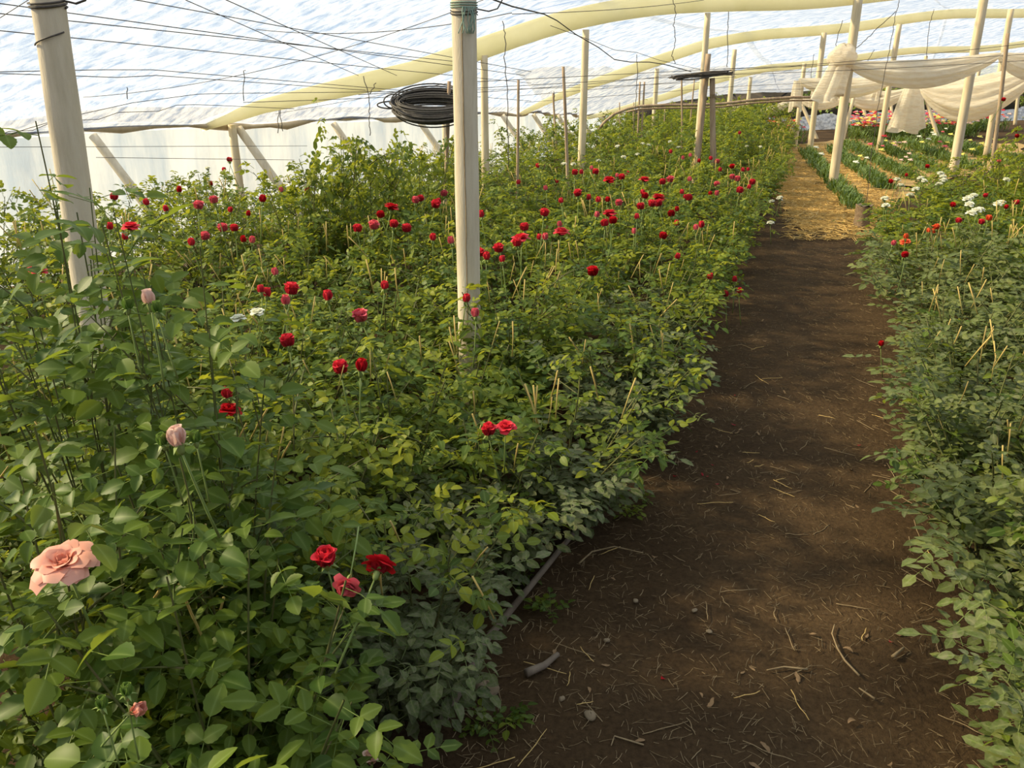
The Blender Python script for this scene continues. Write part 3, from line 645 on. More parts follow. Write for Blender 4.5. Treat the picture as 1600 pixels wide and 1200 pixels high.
def stalk_mesh(length, seed):
    r = random.Random(seed); mb = MB(); d = Vector((r.uniform(-.15, .15), r.uniform(-.15, .15), 0))
    mb.tube([Vector((0, 0, -.018)), d * length * .25 + Vector((0, 0, -length * .35)), d * length * .6 + Vector((0, 0, -length * .7)), d * length + Vector((0, 0, -length))], [.002, .0024, .0028, .003], 5)
    return mb.mesh('flower_stalk', M['stalk'])
BL = {}
def bloomdata(kind, matn, v):
    k = (kind, matn, v)
    if k not in BL: BL[k] = bloom_mesh(kind, matn, 7 * v + len(kind) * 3 + 1, 'rose_bloom')
    return BL[k]
CAL = [calyx_mesh(seed=i) for i in range(3)]; STK = [stalk_mesh(.22, i) for i in range(5)]; STUBS = []
for i in range(4):
    mb = MB(); r = random.Random(i); d = Vector((r.uniform(-.03, .03), r.uniform(-.03, .03), 0)); mb.tube([Vector((0, 0, -.10)), d * .5, d + Vector((0, 0, .07))], [.0028, .0032, .0036], 5); STUBS.append(mb.mesh('pruned_stub', M['stub']))
# --- bush prototypes
SKN = [skeleton(100 + i, .80, .33, 10, .047, 3) for i in range(6)]                 # near, leaf by leaf
SKN_M = [canemesh(s[0]) for s in SKN]
SKB = [skeleton(140 + i, 1.0, .30, 8, .060, 2, low=.15) for i in range(3)]         # large-leaved
SKB_M = [canemesh(s[0]) for s in SKB]
SKF = [skeleton(180 + i, .80, .36, 9, .055, 3) for i in range(7)]
SKF_M = [canemesh(s[0]) for s in SKF]
FOL = {k: [foliage_mesh(SKF[i][1], 300 + i, m, None, .052, .11) for i in range(7)] for k, m in (('mid', 'leaf'), ('grey', 'leaf_grey'), ('dust', 'leaf_dust'))}
FOL['bright'] = [foliage_mesh(SKF[i][1], 340 + i, 'leaf_bright', None, .050, .11) for i in range(2)]
FOL['young'] = [foliage_mesh([q for q in SKF[i][1] if q[0].z > .5], 360 + i, 'leaf_bright', 45, .044, .09) for i in range(4)]
BUSHES = []
NLEAF = 0
def bush(x, y, h, near, style, zone, seed, wide=1.0):
    """style: red, big, grey, mid, bright"""
    global NLEAF
    r = random.Random(seed); root = empty('rose_bush', (x, y, 0), r.uniform(0, 6.28)); rz = root.rotation_euler.z
    if near:
        i = r.randrange(3) if style == 'big' else r.randrange(6)
        sk, cm = (SKB[i], SKB_M[i]) if style == 'big' else (SKN[i], SKN_M[i])
        hs = h / (1.0 if style == 'big' else .8)
        c = link('canes', cm, root); c.scale = (wide, wide, hs)
        S = Matrix.Diagonal((wide, wide, hs, 1)); nodes = sk[1] if len(sk[1]) <= 300 else r.sample(sk[1], 300)
        for p, d, ro, sc in nodes:
            z01 = p.z * hs / h
            if style == 'big': key = 'bigthree' if r.random() < .2 else 'big'
            elif style == 'grey': key = 'dust' if (z01 < .35 or r.random() < .2) else ('grey' if r.random() < .75 else 'mid')
            else:
                key = 'bright' if (z01 > .62 and r.random() < .36) else ('mid7' if r.random() < .25 else 'mid')
                if zone == 'edge' and z01 < (.85 if y < 2.4 else .58) + r.uniform(-.15, .1): key = 'dust'
            q = S @ p
            o = bpy.data.objects.new('leaf', r.choice(LEAF[key])); COL.objects.link(o); o.parent = root
            o.matrix_basis = dirmat(q, d, Vector((0, 0, 1)), ro, sc * r.uniform(.85, 1.1)); NLEAF += 1
        f = link('inner_foliage', FOL['dust' if zone == 'edge' else ('grey' if style == 'grey' else 'mid')][i], root); f.scale = (wide * .95, wide * .95, min(hs, 1.1) * .82); f['kind'] = 'stuff'
    else:
        i = r.randrange(7); c = link('canes', SKF_M[i], root); k = 'grey' if style == 'grey' else ('bright' if style == 'bright' else 'mid')
        hs = h / .8; c.scale = (wide, wide, hs); f = link('foliage', FOL[k][i % len(FOL[k])], root); f.scale = (wide, wide, hs); f['kind'] = 'stuff'
        if style in ('red', 'mid'):
            c = link('young_shoots', FOL['young'][i % 4], root); c.scale = (wide, wide, hs * 1.04); c['kind'] = 'stuff'
    BUSHES.append(dict(o=root, x=x, y=y, h=h, zone=zone, style=style, bl=[], near=near)); return root
def inv_local(b, p):
    a = -b['o'].rotation_euler.z; d = Vector(p) - b['o'].location; return Vector((d.x * math.cos(a) - d.y * math.sin(a), d.x * math.sin(a) + d.y * math.cos(a), d.z))
def near_frame(x, y, h, m=60):
    u, v, f = proj((x, y, h * .8))
    u2, v2, f2 = proj((x, y, .1))
    if f < .25: return False
    ok = lambda u, v: -m - 380 / max(f, .5) < u < 1600 + m + 380 / max(f, .5) and v < 1200 + 420 / max(f, .5)
    return ok(u, v)
# --- block on the wall side of the path
seed = 1000
rb = random.Random(21)
cols = [.86, 1.52, 2.25, 2.95, 3.65, 4.35, 5.05, 5.7]
for ci, q in enumerate(cols):
    p = .55 + .2 * (ci % 3)
    step = .60 if ci < 2 else (.68 if ci < 4 else .78)
    while p < 21.5:
        qq = q + rb.uniform(-.09, .09); pp = p + rb.uniform(-.1, .1); pt = W(pp, qq)
        if pp > 13.5: qq += (pp - 13.5) * .06; pt = W(pp, qq)
        p += step * (1 if pp < 9 else 1.18)
        seed += 1
        d = math.hypot(pt.x, pt.y)
        if d < .95: continue
        s_ = ((pt - BOWS[2][0]).dot(Vector((.5, .866, 0)))); side = (pt - BOWS[2][0]).dot(Vector((.866, -.5, 0)))
        if side < .45 or (pp > 12 and side < .9): continue                              # keep clear of the side wall
        h = rb.uniform(.70, .84); style = 'red'; zone = 'block'; wide = rb.uniform(1.05, 1.25)
        if ci == 0:
            zone = 'edge'; h = rb.uniform(.60, .72); wide = rb.uniform(.94, 1.1)
            pt = W(pp, qq + (.12 if pp < 2.6 else .02))
        if ci >= 5: zone = 'back'; h = max(.62, .92 - .03 * (pp - 4)) * rb.uniform(.93, 1.05)
        if pp > 11.0 and 1.2 < qq < 4.6: style = 'mid'; zone = 'white'; h = rb.uniform(.86, 1.02)
        if pp > 19: zone = 'end'
        if not near_frame(pt.x, pt.y, h): continue
        if d < 1.9 and pt.x < -.45: continue              # the large-leaved plants stand here
        if math.hypot(pt.x + .225, pt.y - 4.0) < .16 or math.hypot(pt.x + 1.83, pt.y - 3.24) < .16: continue
        if d >= 5.2: wide *= .82
        for (f, a) in BRACES:                                # canes stand clear of the slanting braces
            t = max(0, min(1, (pt - f).dot(a - f) / (a - f).length_squared)); c = f.lerp(a, t)
            if (pt - c).length < .32:
                v_ = (pt - c); v_ = v_.normalized() if v_.length > .02 else Vector((.5, .866, 0)); pt = c + v_ * .32
        bush(pt.x, pt.y, h, d < 5.2, style, zone, seed, wide); BUSHES[-1].update(row=ci, p=pp)
# tall bud-tipped clump behind, towards the side wall
for (u, v, Y, h) in [(520, 330, 6.3, 1.34), (575, 330, 6.6, 1.34), (655, 330, 7.0, 1.2), (470, 350, 6.2, 1.05)]:
    p = PY(u, v, Y); bush(p.x, p.y, h, False, 'mid', 'tall', int(u), .9)
# large-leaved pink roses close by
for (x, y, h, wd) in [(-1.16, 1.98, 1.72, .75), (-.84, 1.92, 1.50, .7), (-.98, 1.45, 1.22, .9), (-.62, 1.32, .90, .95), (-1.35, 2.35, 1.45, .9), (-.75, 1.68, 1.05, .8)]:
    bush(x, y, h, True, 'big', 'pink', int(x * -1000), wd)
# hedge across the path
rb = random.Random(22)
for ci, q in enumerate([-.86, -1.40, -2.0, -2.6]):
    p = .75 + .25 * (ci % 2)
    while p < (9.5 if ci == 0 else 11.6):
        qq = q + rb.uniform(-.07, .07); pt = W(p, qq); pp = p; p += .62 if pp < 7 else .7; seed += 1
        h = rb.uniform(.62, .78); zone = 'hedge'; style = 'grey'
        if pp > 7.2: style = 'mid'; zone = 'hedgewhite'
        if ci == 0: h *= .92
        if not near_frame(pt.x, pt.y, h, 160): continue
        d = math.hypot(pt.x, pt.y); bush(pt.x, pt.y, h, d < 5.2, style, zone, seed, rb.uniform(1.0, 1.15)); BUSHES[-1].update(row=10 + ci, p=pp)
for (u, v, Y, h) in [(1585, 300, 8.6, 1.15), (1640, 320, 8.4, 1.25), (1560, 300, 9.3, .98), (1625, 300, 9.4, 1.2)]:
    p = PY(u, v, Y); bush(p.x, p.y, h, False, 'bright', 'yellow', int(u) + 5, .85)
# --- blooms where the photograph has them: (u, v, size px) on the canopy
def nearest(p, zones=None):
    return min((b for b in BUSHES if zones is None or b['zone'] in zones), key=lambda b: (b['x'] - p.x) ** 2 + (b['y'] - p.y) ** 2)
BN = 0
def bloom(u, v, color, kind, z=None, scale=1.0, zones=None, tilt=(0, 0), Y=None, petals=False, lab=None):
    global BN
    BN += 1; r = random.Random(BN * 17)
    if Y is not None: p = PY(u, v, Y)
    else:
        p = G(u, v, z or .84)
        b = nearest(p, zones); p = G(u, v, b['h'] + r.uniform(.03, .09)) if z is None else p
    b = nearest(p, zones); root = b['o']
    if petals:
        fl = link('rose_bloom', None, root); I = Matrix.Identity(4); ph = 0
        for (n, ti, ln, wd, cu, cp) in bloom_layers(kind):
            ph += .5
            for i in range(n):
                mb = MB(); mb.c = []; petal_pts(r, ph + 2 * math.pi * i / n + r.uniform(-.15, .15), ti * r.uniform(.85, 1.15), ln * r.uniform(.92, 1.08), wd, cu, cp, mb, I); mb.build('petal', M[color], fl)
    else: fl = link('rose_bloom', bloomdata(kind, color, r.randrange(3)), root)
    lp = inv_local(b, p); dd = math.hypot(lp.x, lp.y)
    if dd > .44: lp.x *= .44 / dd; lp.y *= .44 / dd          # a bloom stays within its own bush
    fl.location = lp; fl.scale = (scale,) * 3
    rot = Matrix.Rotation(-root.rotation_euler.z, 4, 'Z') @ Matrix.Rotation(tilt[1] + r.uniform(-.2, .2), 4, 'Y') @ Matrix.Rotation(tilt[0] + r.uniform(-.2, .2), 4, 'X') @ Matrix.Rotation(r.uniform(0, 6), 4, 'Z')
    fl.rotation_euler = rot.to_euler()
    link('calyx', r.choice(CAL), fl); link('flower_stalk', r.choice(STK), fl)
    if lab: fl['label'] = lab
    if color != 'greenbud': b['bl'].append(color)
    return fl
REDS = [(611, 328, 2), (596, 340, 1), (559, 362, 1), (584, 357, 1), (615, 355, 1), (636, 362, 1), (676, 375, 0), (705, 380, 0), (431, 429, 0), (408, 457, 0), (417, 463, 0), (455, 459, 1), (447, 475, 0), (513, 468, 0), (601, 451, 0), (565, 501, 1), (564, 579, 0),
        (649, 317, 1), (658, 314, 1), (680, 324, 1), (686, 318, 0), (694, 306, 1), (734, 347, 0), (752, 339, 0), (750, 400, 1), (760, 405, 0), (780, 393, 1), (785, 409, 0), (728, 471, 0), (743, 494, 0), (850, 337, 1), (875, 354, 0), (820, 360, 1), (877, 367, 2), (808, 384, 1), (814, 378, 2), (842, 374, 0), (851, 374, 0),
        (877, 317, 0), (903, 306, 1), (920, 312, 0), (934, 316, 0), (949, 315, 0), (967, 321, 1), (952, 338, 2), (958, 349, 1), (945, 353, 1), (932, 339, 0), (1001, 327, 1), (1007, 310, 1), (1018, 322, 1), (1028, 313, 2), (1029, 322, 1), (1004, 303, 0), (995, 342, 0), (991, 365, 0), (1035, 373, 1), (1049, 338, 1), (1058, 330, 0), (1056, 352, 0),
        (1076, 313, 1), (1070, 310, 0), (1065, 303, 0), (1087, 359, 0), (1096, 355, 0), (1110, 305, 0), (1120, 305, 0), (1155, 301, 1), (925, 430, 1), (898, 273, 1), (909, 272, 0), (924, 265, 0), (930, 272, 1), (952, 285, 2), (964, 277, 0), (972, 280, 1), (980, 273, 0), (1007, 284, 2), (1040, 240, 0),
        (1035, 288, 1), (1047, 284, 1), (1067, 249, 0), (1079, 245, 0), (1092, 254, 0), (1110, 250, 0), (1120, 255, 1), (1125, 268, 0), (1144, 263, 1), (1160, 268, 0), (1169, 267, 0), (1144, 280, 1), (1152, 283, 1), (1175, 288, 1), (1170, 295, 0), (1120, 291, 1), (1078, 283, 0), (840, 262, 0), (810, 288, 0), (853, 297, 0), (870, 286, 0), (1155, 210, 0), (1160, 224, 0),
        (178, 312, 1), (310, 326, 1), (335, 317, 1), (360, 331, 0), (388, 337, 0), (322, 374, 1), (349, 361, 1), (367, 361, 1), (381, 378, 0), (394, 379, 0), (300, 383, 0), (205, 359, 2), (133, 367, 1), (172, 358, 0), (197, 374, 0), (350, 268, 0), (373, 250, 0), (358, 252, 0), (260, 330, 0), (280, 300, 0), (230, 320, 0), (440, 300, 0), (330, 290, 0), (410, 315, 0), (480, 300, 0)]
rk = random.Random(9)
for (u, v, k) in REDS:
    bloom(u, v, rk.choice(['red', 'red', 'crimson', 'rosy'] if k < 2 else ['red', 'crimson']), ['bud', 'half', 'open'][k], scale=[1.15, 1.35, 1.45][k] * rk.uniform(.9, 1.1), zones=('block', 'edge', 'back', 'white', 'end', 'tall'))
for (u, v) in [(325, 265), (410, 280), (373, 502), (403, 492), (996, 243), (1013, 228), (935, 253), (1047, 223), (965, 230), (1060, 232), (1004, 226), (974, 247), (1168, 230), (1188, 231), (895, 258), (881, 258)]:
    bloom(u, v, 'white', 'open', scale=.85, zones=('block', 'edge', 'back', 'white', 'end'))
ED = ('edge', 'block')
for (u, v, z) in [(1134, 463, .45), (1160, 459, .35), (1109, 436, .6), (1058, 404, .68), (1148, 440, .4)]: bloom(u, v, 'red', 'bud', z=z, scale=1.1, zones=ED)
for (u, v, z) in [(1230, 311, .5), (1237, 314, .48), (1222, 319, .5), (1204, 350, .45)]: bloom(u, v, 'white', 'open', z=z, scale=.9, zones=('edge', 'white', 'block'))
bloom(451, 540, 'red', 'half', z=.78, scale=1.35, zones=ED, petals=True)
bloom(533, 582, 'red', 'half', z=.74, scale=1.35, zones=ED, petals=True)
bloom(357, 620, 'red', 'bud', z=.78, scale=1.2, zones=ED); bloom(357, 648, 'crimson', 'open', z=.72, scale=1.1, zones=ED)
bloom(764, 678, 'red', 'half', z=.70, scale=1.05, zones=ED, petals=True); bloom(790, 673, 'red', 'open', z=.70, scale=.95, zones=ED, petals=True)
bloom(510, 880, 'red', 'half', z=.80, scale=1.1, zones=ED, petals=True, lab='red half-open rose with loose pale sepal')
bloom(590, 893, 'crimson', 'open', z=.80, scale=1.05, zones=ED, tilt=(-.95, .45), petals=True, lab='open crimson rose facing the path')
bloom(545, 908, 'rosy', 'open', z=.79, scale=.85, zones=ED, tilt=(1.9, .2), petals=True, lab='faded red rose seen from behind')
PK = ('pink',)
bloom(103, 885, 'pink', 'flat', z=.99, scale=1.12, zones=PK, tilt=(.12, .1), petals=True, lab='wide open salmon-pink rose')
bloom(280, 694, 'pale', 'bud', Y=1.25, scale=.95, zones=PK, petals=True, lab='pale pink opening bud')
for (u, v, Yb) in [(256, 694, 1.25), (306, 690, 1.27), (200, 482, 1.4), (246, 488, 1.4), (198, 1085, 1.05), (160, 1105, 1.05)]:
    fl = bloom(u, v, 'greenbud', 'bud', Y=Yb, scale=.6, zones=PK, lab='green closed bud')
bloom(234, 474, 'pale', 'bud', Y=1.42, scale=.75, zones=PK); bloom(210, 1112, 'pink', 'bud', Y=1.05, scale=.75, zones=PK, tilt=(0, .7)); bloom(580, 1188, 'pale', 'half', z=.40, scale=.75, zones=('edge', 'pink'))
bloom(59, 428, 'red', 'open', Y=2.6, zones=('pink', 'block'), scale=.8)
HG = ('hedge', 'hedgewhite', 'yellow')
for (u, v) in [(1438, 281), (1407, 292), (1431, 298), (1422, 307), (1459, 277), (1469, 273), (1443, 285), (1467, 290), (1474, 284), (1382, 313), (1384, 324), (1514, 311), (1521, 308), (1514, 322), (1525, 332), (1517, 336), (1558, 322), (1564, 319), (1401, 283), (1530, 330), (1510, 314), (1572, 283)]:
    bloom(u, v, 'white', 'open', scale=1.05, zones=HG)
for (u, v, c, k) in [(1540, 308, 'red', 'half'), (1589, 319, 'red', 'half'), (1571, 326, 'crimson', 'bud'), (1488, 323, 'crimson', 'half'), (1391, 286, 'crimson', 'half'), (1416, 276, 'crimson', 'bud'), (1430, 262, 'crimson', 'half'), (1497, 348, 'red', 'half'), (1544, 344, 'orange', 'half'), (1533, 350, 'red', 'half'), (1414, 381, 'orange', 'open'),
                     (1415, 373, 'orange', 'bud'), (1395, 383, 'rosy', 'bud'), (1414, 402, 'crimson', 'half'), (1451, 363, 'orange', 'bud'), (1459, 364, 'orange', 'bud'), (1463, 358, 'orange', 'half'), (1567, 158, 'crimson', 'half'), (1588, 215, 'crimson', 'half'), (1560, 255, 'rosy', 'half'), (1588, 205, 'crimson', 'bud')]:
    kw = {} if v > 265 else dict(Y=8.9)
    bloom(u, v, c, k, scale=1.0, zones=HG, **kw)
bloom(1353, 535, 'crimson', 'bud', z=.22, zones=('hedge',))
# --- pruned stubs standing above the leaves
rs = random.Random(31)
for b in BUSHES:
    if b['zone'] in ('edge', 'block', 'hedge', 'back', 'hedgewhite') and (b['near'] or rs.random() < .6):
        for i in range(rs.randint(4, 8)):
            a = rs.uniform(0, 6.28); d = rs.uniform(.02, .3); o = link('pruned_stub', rs.choice(STUBS), b['o']); o.location = (math.cos(a) * d, math.sin(a) * d, b['h'] * rs.uniform(.92, 1.05)); o.rotation_euler = (rs.uniform(-.4, .4), rs.uniform(-.4, .4), 0); s = rs.uniform(.6, 1.15); o.scale = (s, s, s)
# --- labels
CN = {'red': 'red', 'crimson': 'red', 'rosy': 'red', 'pink': 'pink', 'pale': 'pale pink', 'white': 'white', 'orange': 'orange'}
NUM = {1: 'one', 2: 'two', 3: 'three', 4: 'four'}
ORD = ['', 'first', 'second', 'third', 'fourth', 'fifth', 'sixth', 'seventh', 'eighth', 'ninth', 'tenth', 'eleventh', 'twelfth', 'thirteenth', 'fourteenth', 'fifteenth', 'sixteenth', 'seventeenth', 'eighteenth', 'nineteenth'] + ['twenty-' + q for q in ('zeroth', 'first', 'second', 'third', 'fourth', 'fifth', 'sixth', 'seventh', 'eighth', 'ninth')] + ['thirtieth'] + ['thirty-' + q for q in ('first', 'second', 'third', 'fourth', 'fifth', 'sixth', 'seventh', 'eighth', 'ninth')]
ORD[20] = 'twentieth'
LOOK = {'edge': 'dusty-footed rose bush', 'block': 'green rose bush', 'back': 'low rose bush', 'white': 'dense dark rose bush', 'end': 'small distant rose bush', 'hedge': 'grey-green rose', 'hedgewhite': 'leafy rose'}
GR = {'edge': 'rose bushes edging the path', 'block': 'rose bushes in the crowded bed', 'back': 'rose bushes by the side wall', 'white': 'dense bushes around the crossed stakes', 'end': 'distant bushes at the path end', 'tall': 'tall bud-tipped bushes', 'pink': 'large-leaved rose bushes', 'hedge': 'grey-green hedge bushes', 'hedgewhite': 'hedge bushes beside the carnation rows', 'yellow': 'yellow-green bushes'}
def blooms(b):
    cnt = {}
    for c in b['bl']: cnt[CN[c]] = cnt.get(CN[c], 0) + 1
    if not cnt: return ''
    k = max(cnt, key=cnt.get); n = cnt[k]; return ' with %s %s bloom%s' % (NUM.get(n, 'many'), k, '' if n == 1 else 's')
rows = {}
for b in BUSHES:
    if 'row' in b: rows.setdefault(b['row'], []).append(b)
for k, l in rows.items():
    l.sort(key=lambda b: -b['p'])
    for i, b in enumerate(l):
        where = ('row %s from the path' % ORD[k + 1]) if k < 10 else ('%s hedge row from path' % ORD[k - 9])
        if k < 10: where = '%s row from path' % ORD[k + 1]
        tag(b['o'], '%s%s, %s from far end, %s' % (LOOK[b['zone']], blooms(b), ORD[i + 1], where), 'rose bush', GR[b['zone']])
for z, names in (('tall', ['tall bud-tipped rose bush against the side wall, beside the drop wire', 'tallest bud-tipped rose bush under the forked hook wire', 'tall bud-tipped rose bush nearest the hose coil', 'shorter pale green rose bush beside the tall bud-tipped ones']),
                 ('yellow', ['yellow-green rose bush at the foot of the leaning weathered stake', 'tallest yellow-green rose bush behind the white hedge roses', 'smallest yellow-green rose bush beside the peeled pole', 'yellow-green rose bush farthest into the carnation rows']),
                 ('pink', ['tallest large-leaved rose bush beside the leaning wire-bound post', 'tall large-leaved rose bush with a closed bud trio', 'large-leaved rose bush carrying the wide salmon-pink bloom', 'low large-leaved rose bush with small pink-tipped buds', 'large-leaved rose bush close behind the tallest one', 'large-leaved rose bush with the pale pink opening bud'])):
    for b, nme in zip([b for b in BUSHES if b['zone'] == z], names): tag(b['o'], nme, 'rose bush', GR[z])

# ================================================================== CARNATION ROWS
def blades(mb, r, p, n, h, sp):
    for i in range(n):
        a = r.uniform(0, 6.28); L = h * r.uniform(.35, .8); ln = r.uniform(.2, 1.2); ca, sa = math.cos(a), math.sin(a); b = len(mb.v); w_ = r.uniform(.006, .011); rd = r.random()
        base = p + Vector((r.uniform(-sp, sp), r.uniform(-sp, sp), r.uniform(0, h * .5))); q1 = base + Vector((ca * ln * L * .5, sa * ln * L * .5, L * .6)); q2 = base + Vector((ca * ln * L, sa * ln * L, L * .75)); s = Vector((-sa, ca, 0)) * w_
        mb.v += [tuple(base - s), tuple(base + s), tuple(q1 + s), tuple(q1 - s), tuple(q2)]; mb.c += [(0, rd, 0, 1), (0, rd, 0, 1), (0, rd, .5, 1), (0, rd, .5, 1), (0, rd, 1, 1)]; mb.f += [(b, b + 1, b + 2, b + 3), (b + 3, b + 2, b + 4)]; mb.m += [0, 0]
def headmesh(matn):
    r = random.Random(3); mb = MB(); mb.c = []
    for i in range(9): petal_pts(r, i * .75, .35 + .12 * i, .03, .017, .4, .4, mb, Matrix.Identity(4))
    return mb.mesh('carnation_head', M[matn])
HEAD = {k: headmesh(k) for k in ('yellow', 'rosy', 'red', 'orange', 'white', 'pale')}
def crow(a, b, wd, h, label, seed, heads=0, cols=('yellow', 'rosy')):
    r = random.Random(seed); a, b = Vector(a), Vector(b); L = (b - a).length; root = empty('carnation_row', a); mb = MB(); mb.c = []; d = (b - a).normalized(); s = Vector((-d.y, d.x, 0)); n = int(L / .09)
    for i in range(n):
        for j in range(3): blades(mb, r, d * (L * (i + r.random()) / n) + s * r.uniform(-wd, wd), 13, h * r.uniform(.75, 1.15), .07)
    o = mb.build('foliage', M['blade'], root, False); o['kind'] = 'stuff'
    for i in range(heads):
        c = r.choice(cols); p = d * (L * r.random()) + s * r.uniform(-wd, wd); o = link('carnation_head', HEAD[c], root); o.location = (p.x, p.y, h * r.uniform(.9, 1.5)); k = r.uniform(1.1, 1.9); o.scale = (k, k, k)
    tag(root, label, 'carnation row', 'low carnation rows between straw'); return root
crow(G(1338, 330), G(1258, 240), .11, .19, 'first low carnation row, nearest the straw path', 1, 2, ('white',))
crow(G(1384, 300), G(1300, 236), .12, .19, 'second low carnation row from the straw path', 2, 3, ('white', 'yellow'))
crow(G(1420, 282), G(1322, 228), .13, .2, 'third low carnation row from the straw path', 3, 6, ('pale', 'yellow', 'rosy'))
crow(G(1462, 272), G(1362, 226), .15, .21, 'fourth low carnation row, mostly green', 4, 8, ('pale', 'yellow', 'red'))
crow(G(1520, 268), G(1405, 224), .17, .22, 'fifth low carnation row with scattered white heads', 5, 12, ('white', 'yellow', 'rosy'))
crow(G(1600, 262), G(1450, 222), .2, .23, 'sixth low carnation row beyond the hedge', 6, 14, ('white', 'yellow', 'rosy'))
crow(G(1325, 219), G(1520, 213), .33, .34, 'colourful carnation bed in full bloom below the hanging cloth', 7, 230, ('yellow', 'rosy', 'orange', 'red', 'pale', 'yellow'))
crow(G(1320, 209), G(1560, 203), .33, .36, 'colourful carnation bed beside the plastic skirt', 8, 230, ('yellow', 'rosy', 'orange', 'red', 'pale', 'rosy'))
crow(G(1198, 232), G(1222, 222), .5, .38, 'small carnation bed with yellow heads at the end of the rose block', 9, 60, ('yellow', 'yellow', 'orange', 'rosy'))
# foliage on the bank
mb = MB(); mb.c = []; r = random.Random(77)
for i in range(900):
    t = r.random(); p = Vector((9.5, 25.2, 0)).lerp(Vector((24, 31.5, 0)), t) + nrm * r.uniform(.3, 1.6); p.z = r.uniform(.4, 1.6)
    compound(mb, dirmat(p, Vector((r.uniform(-1, 1), r.uniform(-1, .3), r.uniform(-.3, .6))), Vector((0, 0, 1)), r.uniform(-1, 1), 2.6), r, .11, .05, 5, False)
o = mb.build('bank_vegetation', M['leaf']); tag(o, 'leafy scrub covering the bank outside the open end', 'scrub', kind='stuff')

# ================================================================== GROUND LITTER
def strip(mb, p, a, L, w_, z=.004, curve=0, tilt=0):
    ca, sa = math.cos(a), math.sin(a); s = Vector((-sa, ca, 0)); n = 3; pts = []
    for i in range(n + 1):
        t = i / n - .5; pts.append(p + Vector((ca * L * t, sa * L * t, z + abs(tilt) * (t + .5) * L)) + s * curve * L * (t * t))
    mb.tube(pts, w_, 3)
r = random.Random(41)
mb = MB()
def path_q(p): return (.55 + (.35 if p > 12 else 0), -.52)
for i in range(10000):       # fine chaff over the path
    p = .9 + 11 * r.random() ** 1.5; q = r.uniform(-.8, .85); pt = W(p, q); strip(mb, pt, r.uniform(0, 6.28), r.uniform(.010, .055), r.uniform(.0005, .0011), .004, r.uniform(-.3, .3), r.uniform(0, .12))
tag(mb.build('chaff', M['dry'], None, False), 'fine dry chaff strewn over the trodden path', 'chaff', kind='stuff')
mb = MB()
for i in range(9000):       # mulch at the far path and between rows
    if r.random() < .75:
        u = r.uniform(1205, 1400); v = 226 + 135 * r.random(); pt = G(u, v); pq = PQ(pt.x, pt.y)
        if u < 1205 + max(0, (v - 300) * .8): continue
    else: pt = G(r.uniform(1225, 1390), 298 + 78 * r.random() ** 1.9)
    strip(mb, pt, r.uniform(0, 6.28), r.uniform(.08, .24), r.uniform(.0022, .0042), .006 + r.random() * .02, r.uniform(-.3, .3), r.uniform(0, .15))
tag(mb.build('straw_mulch', M['straw'], None, False), 'golden straw spread over the far path and carnation rows', 'straw', kind='stuff')
# straw ground under it: a thin mat
mb = MB(); outline = [(1226, 305), (1238, 330), (1268, 340), (1300, 355), (1335, 350), (1372, 356), (1400, 318), (1480, 280), (1600, 262), (1600, 225), (1330, 218), (1225, 228), (1212, 262)]
ctr = G(1320, 280, .008); mb.v.append(tuple(ctr))
op = []
for (a, b) in zip(outline, outline[1:] + outline[:1]):
    for i in range(8): op.append(G(a[0] + (b[0] - a[0]) * i / 8 + r.uniform(-9, 9), a[1] + (b[1] - a[1]) * i / 8 + r.uniform(-14, 2) * (1 if a[1] > 300 else .2), .006))
mb.v += [tuple(p) for p in op]; n = len(op)
for i in range(n): mb.f.append((0, 1 + i, 1 + (i + 1) % n)); mb.m.append(0)
tag(mb.build('straw_mat', M['strawbed']), 'flattened straw layer covering the ground around the carnation rows', 'straw', kind='stuff')
# individual straws and twigs on the near path
mbs = []
for k in range(6):
    mb = MB(); rr = random.Random(k); L = 1.0; pts = [Vector((-.5 + i / 5, rr.uniform(-.05, .05), .0)) for i in range(6)]; mb.tube(pts, [.02, .022, .02, .021, .018, .014], 5); mbs.append(mb)
ME = [[m.mesh('dry_straw', M[mm]) for m in mbs] for mm in ('dry', 'straw')]
for i in range(130):
    p = 1.0 + 4.6 * r.random() ** 1.4; q = r.uniform(-.62, .72); pt = W(p, q); L = r.uniform(.05, .17); o = link('dry_straw', r.choice(ME[r.random() < .3])); o.location = (pt.x, pt.y, .0055); o.scale = (L, .075, .075); o.rotation_euler = (0, 0, r.uniform(0, 6.28))
    tag(o, 'short dry straw lying loose on the dirt path', 'straw', 'loose straws on the path')
def twig(name, pix, rad, label, matn='dry', z=.008):
    mb = MB(); pts = []; pp = [G(u, v, z) for u, v in pix]
    for a, b in zip(pp, pp[1:]):
        for i in range(3): pts.append(a.lerp(b, i / 3))
    pts.append(pp[-1]); n = len(pts); mb.tube(pts, [rad * (1 - .5 * i / n) for i in range(n)], 6); tag(mb.build(name, M[matn]), label, 'twig', 'twigs on the path')
twig('twig', [(1343, 1056), (1320, 1032), (1308, 1012), (1300, 990), (1304, 976)], .0038, 'crooked forked twig lying on the bare middle of the path')
twig('twig', [(1262, 1046), (1225, 1042), (1198, 1047)], .0038, 'pale broken stem lying crosswise on the path')
twig('twig', [(1006, 1164), (960, 1150), (955, 1165)], .003, 'thin angled straw near the round white stone')
twig('twig', [(1367, 1092), (1342, 1075)], .0038, 'short yellow straw stub near the hedge')
twig('twig', [(1395, 1026), (1412, 1012)], .007, 'short cut cane at the hedge foot')
twig('twig', [(905, 880), (925, 862), (960, 854), (1005, 864)], .004, 'long thin arched stem beside the fallen leaves')
twig('edging_pole', [(690, 1128), (760, 1000), (905, 822), (968, 752)], .017, 'long weathered pole edging the rose bed along the path', 'log', .03)
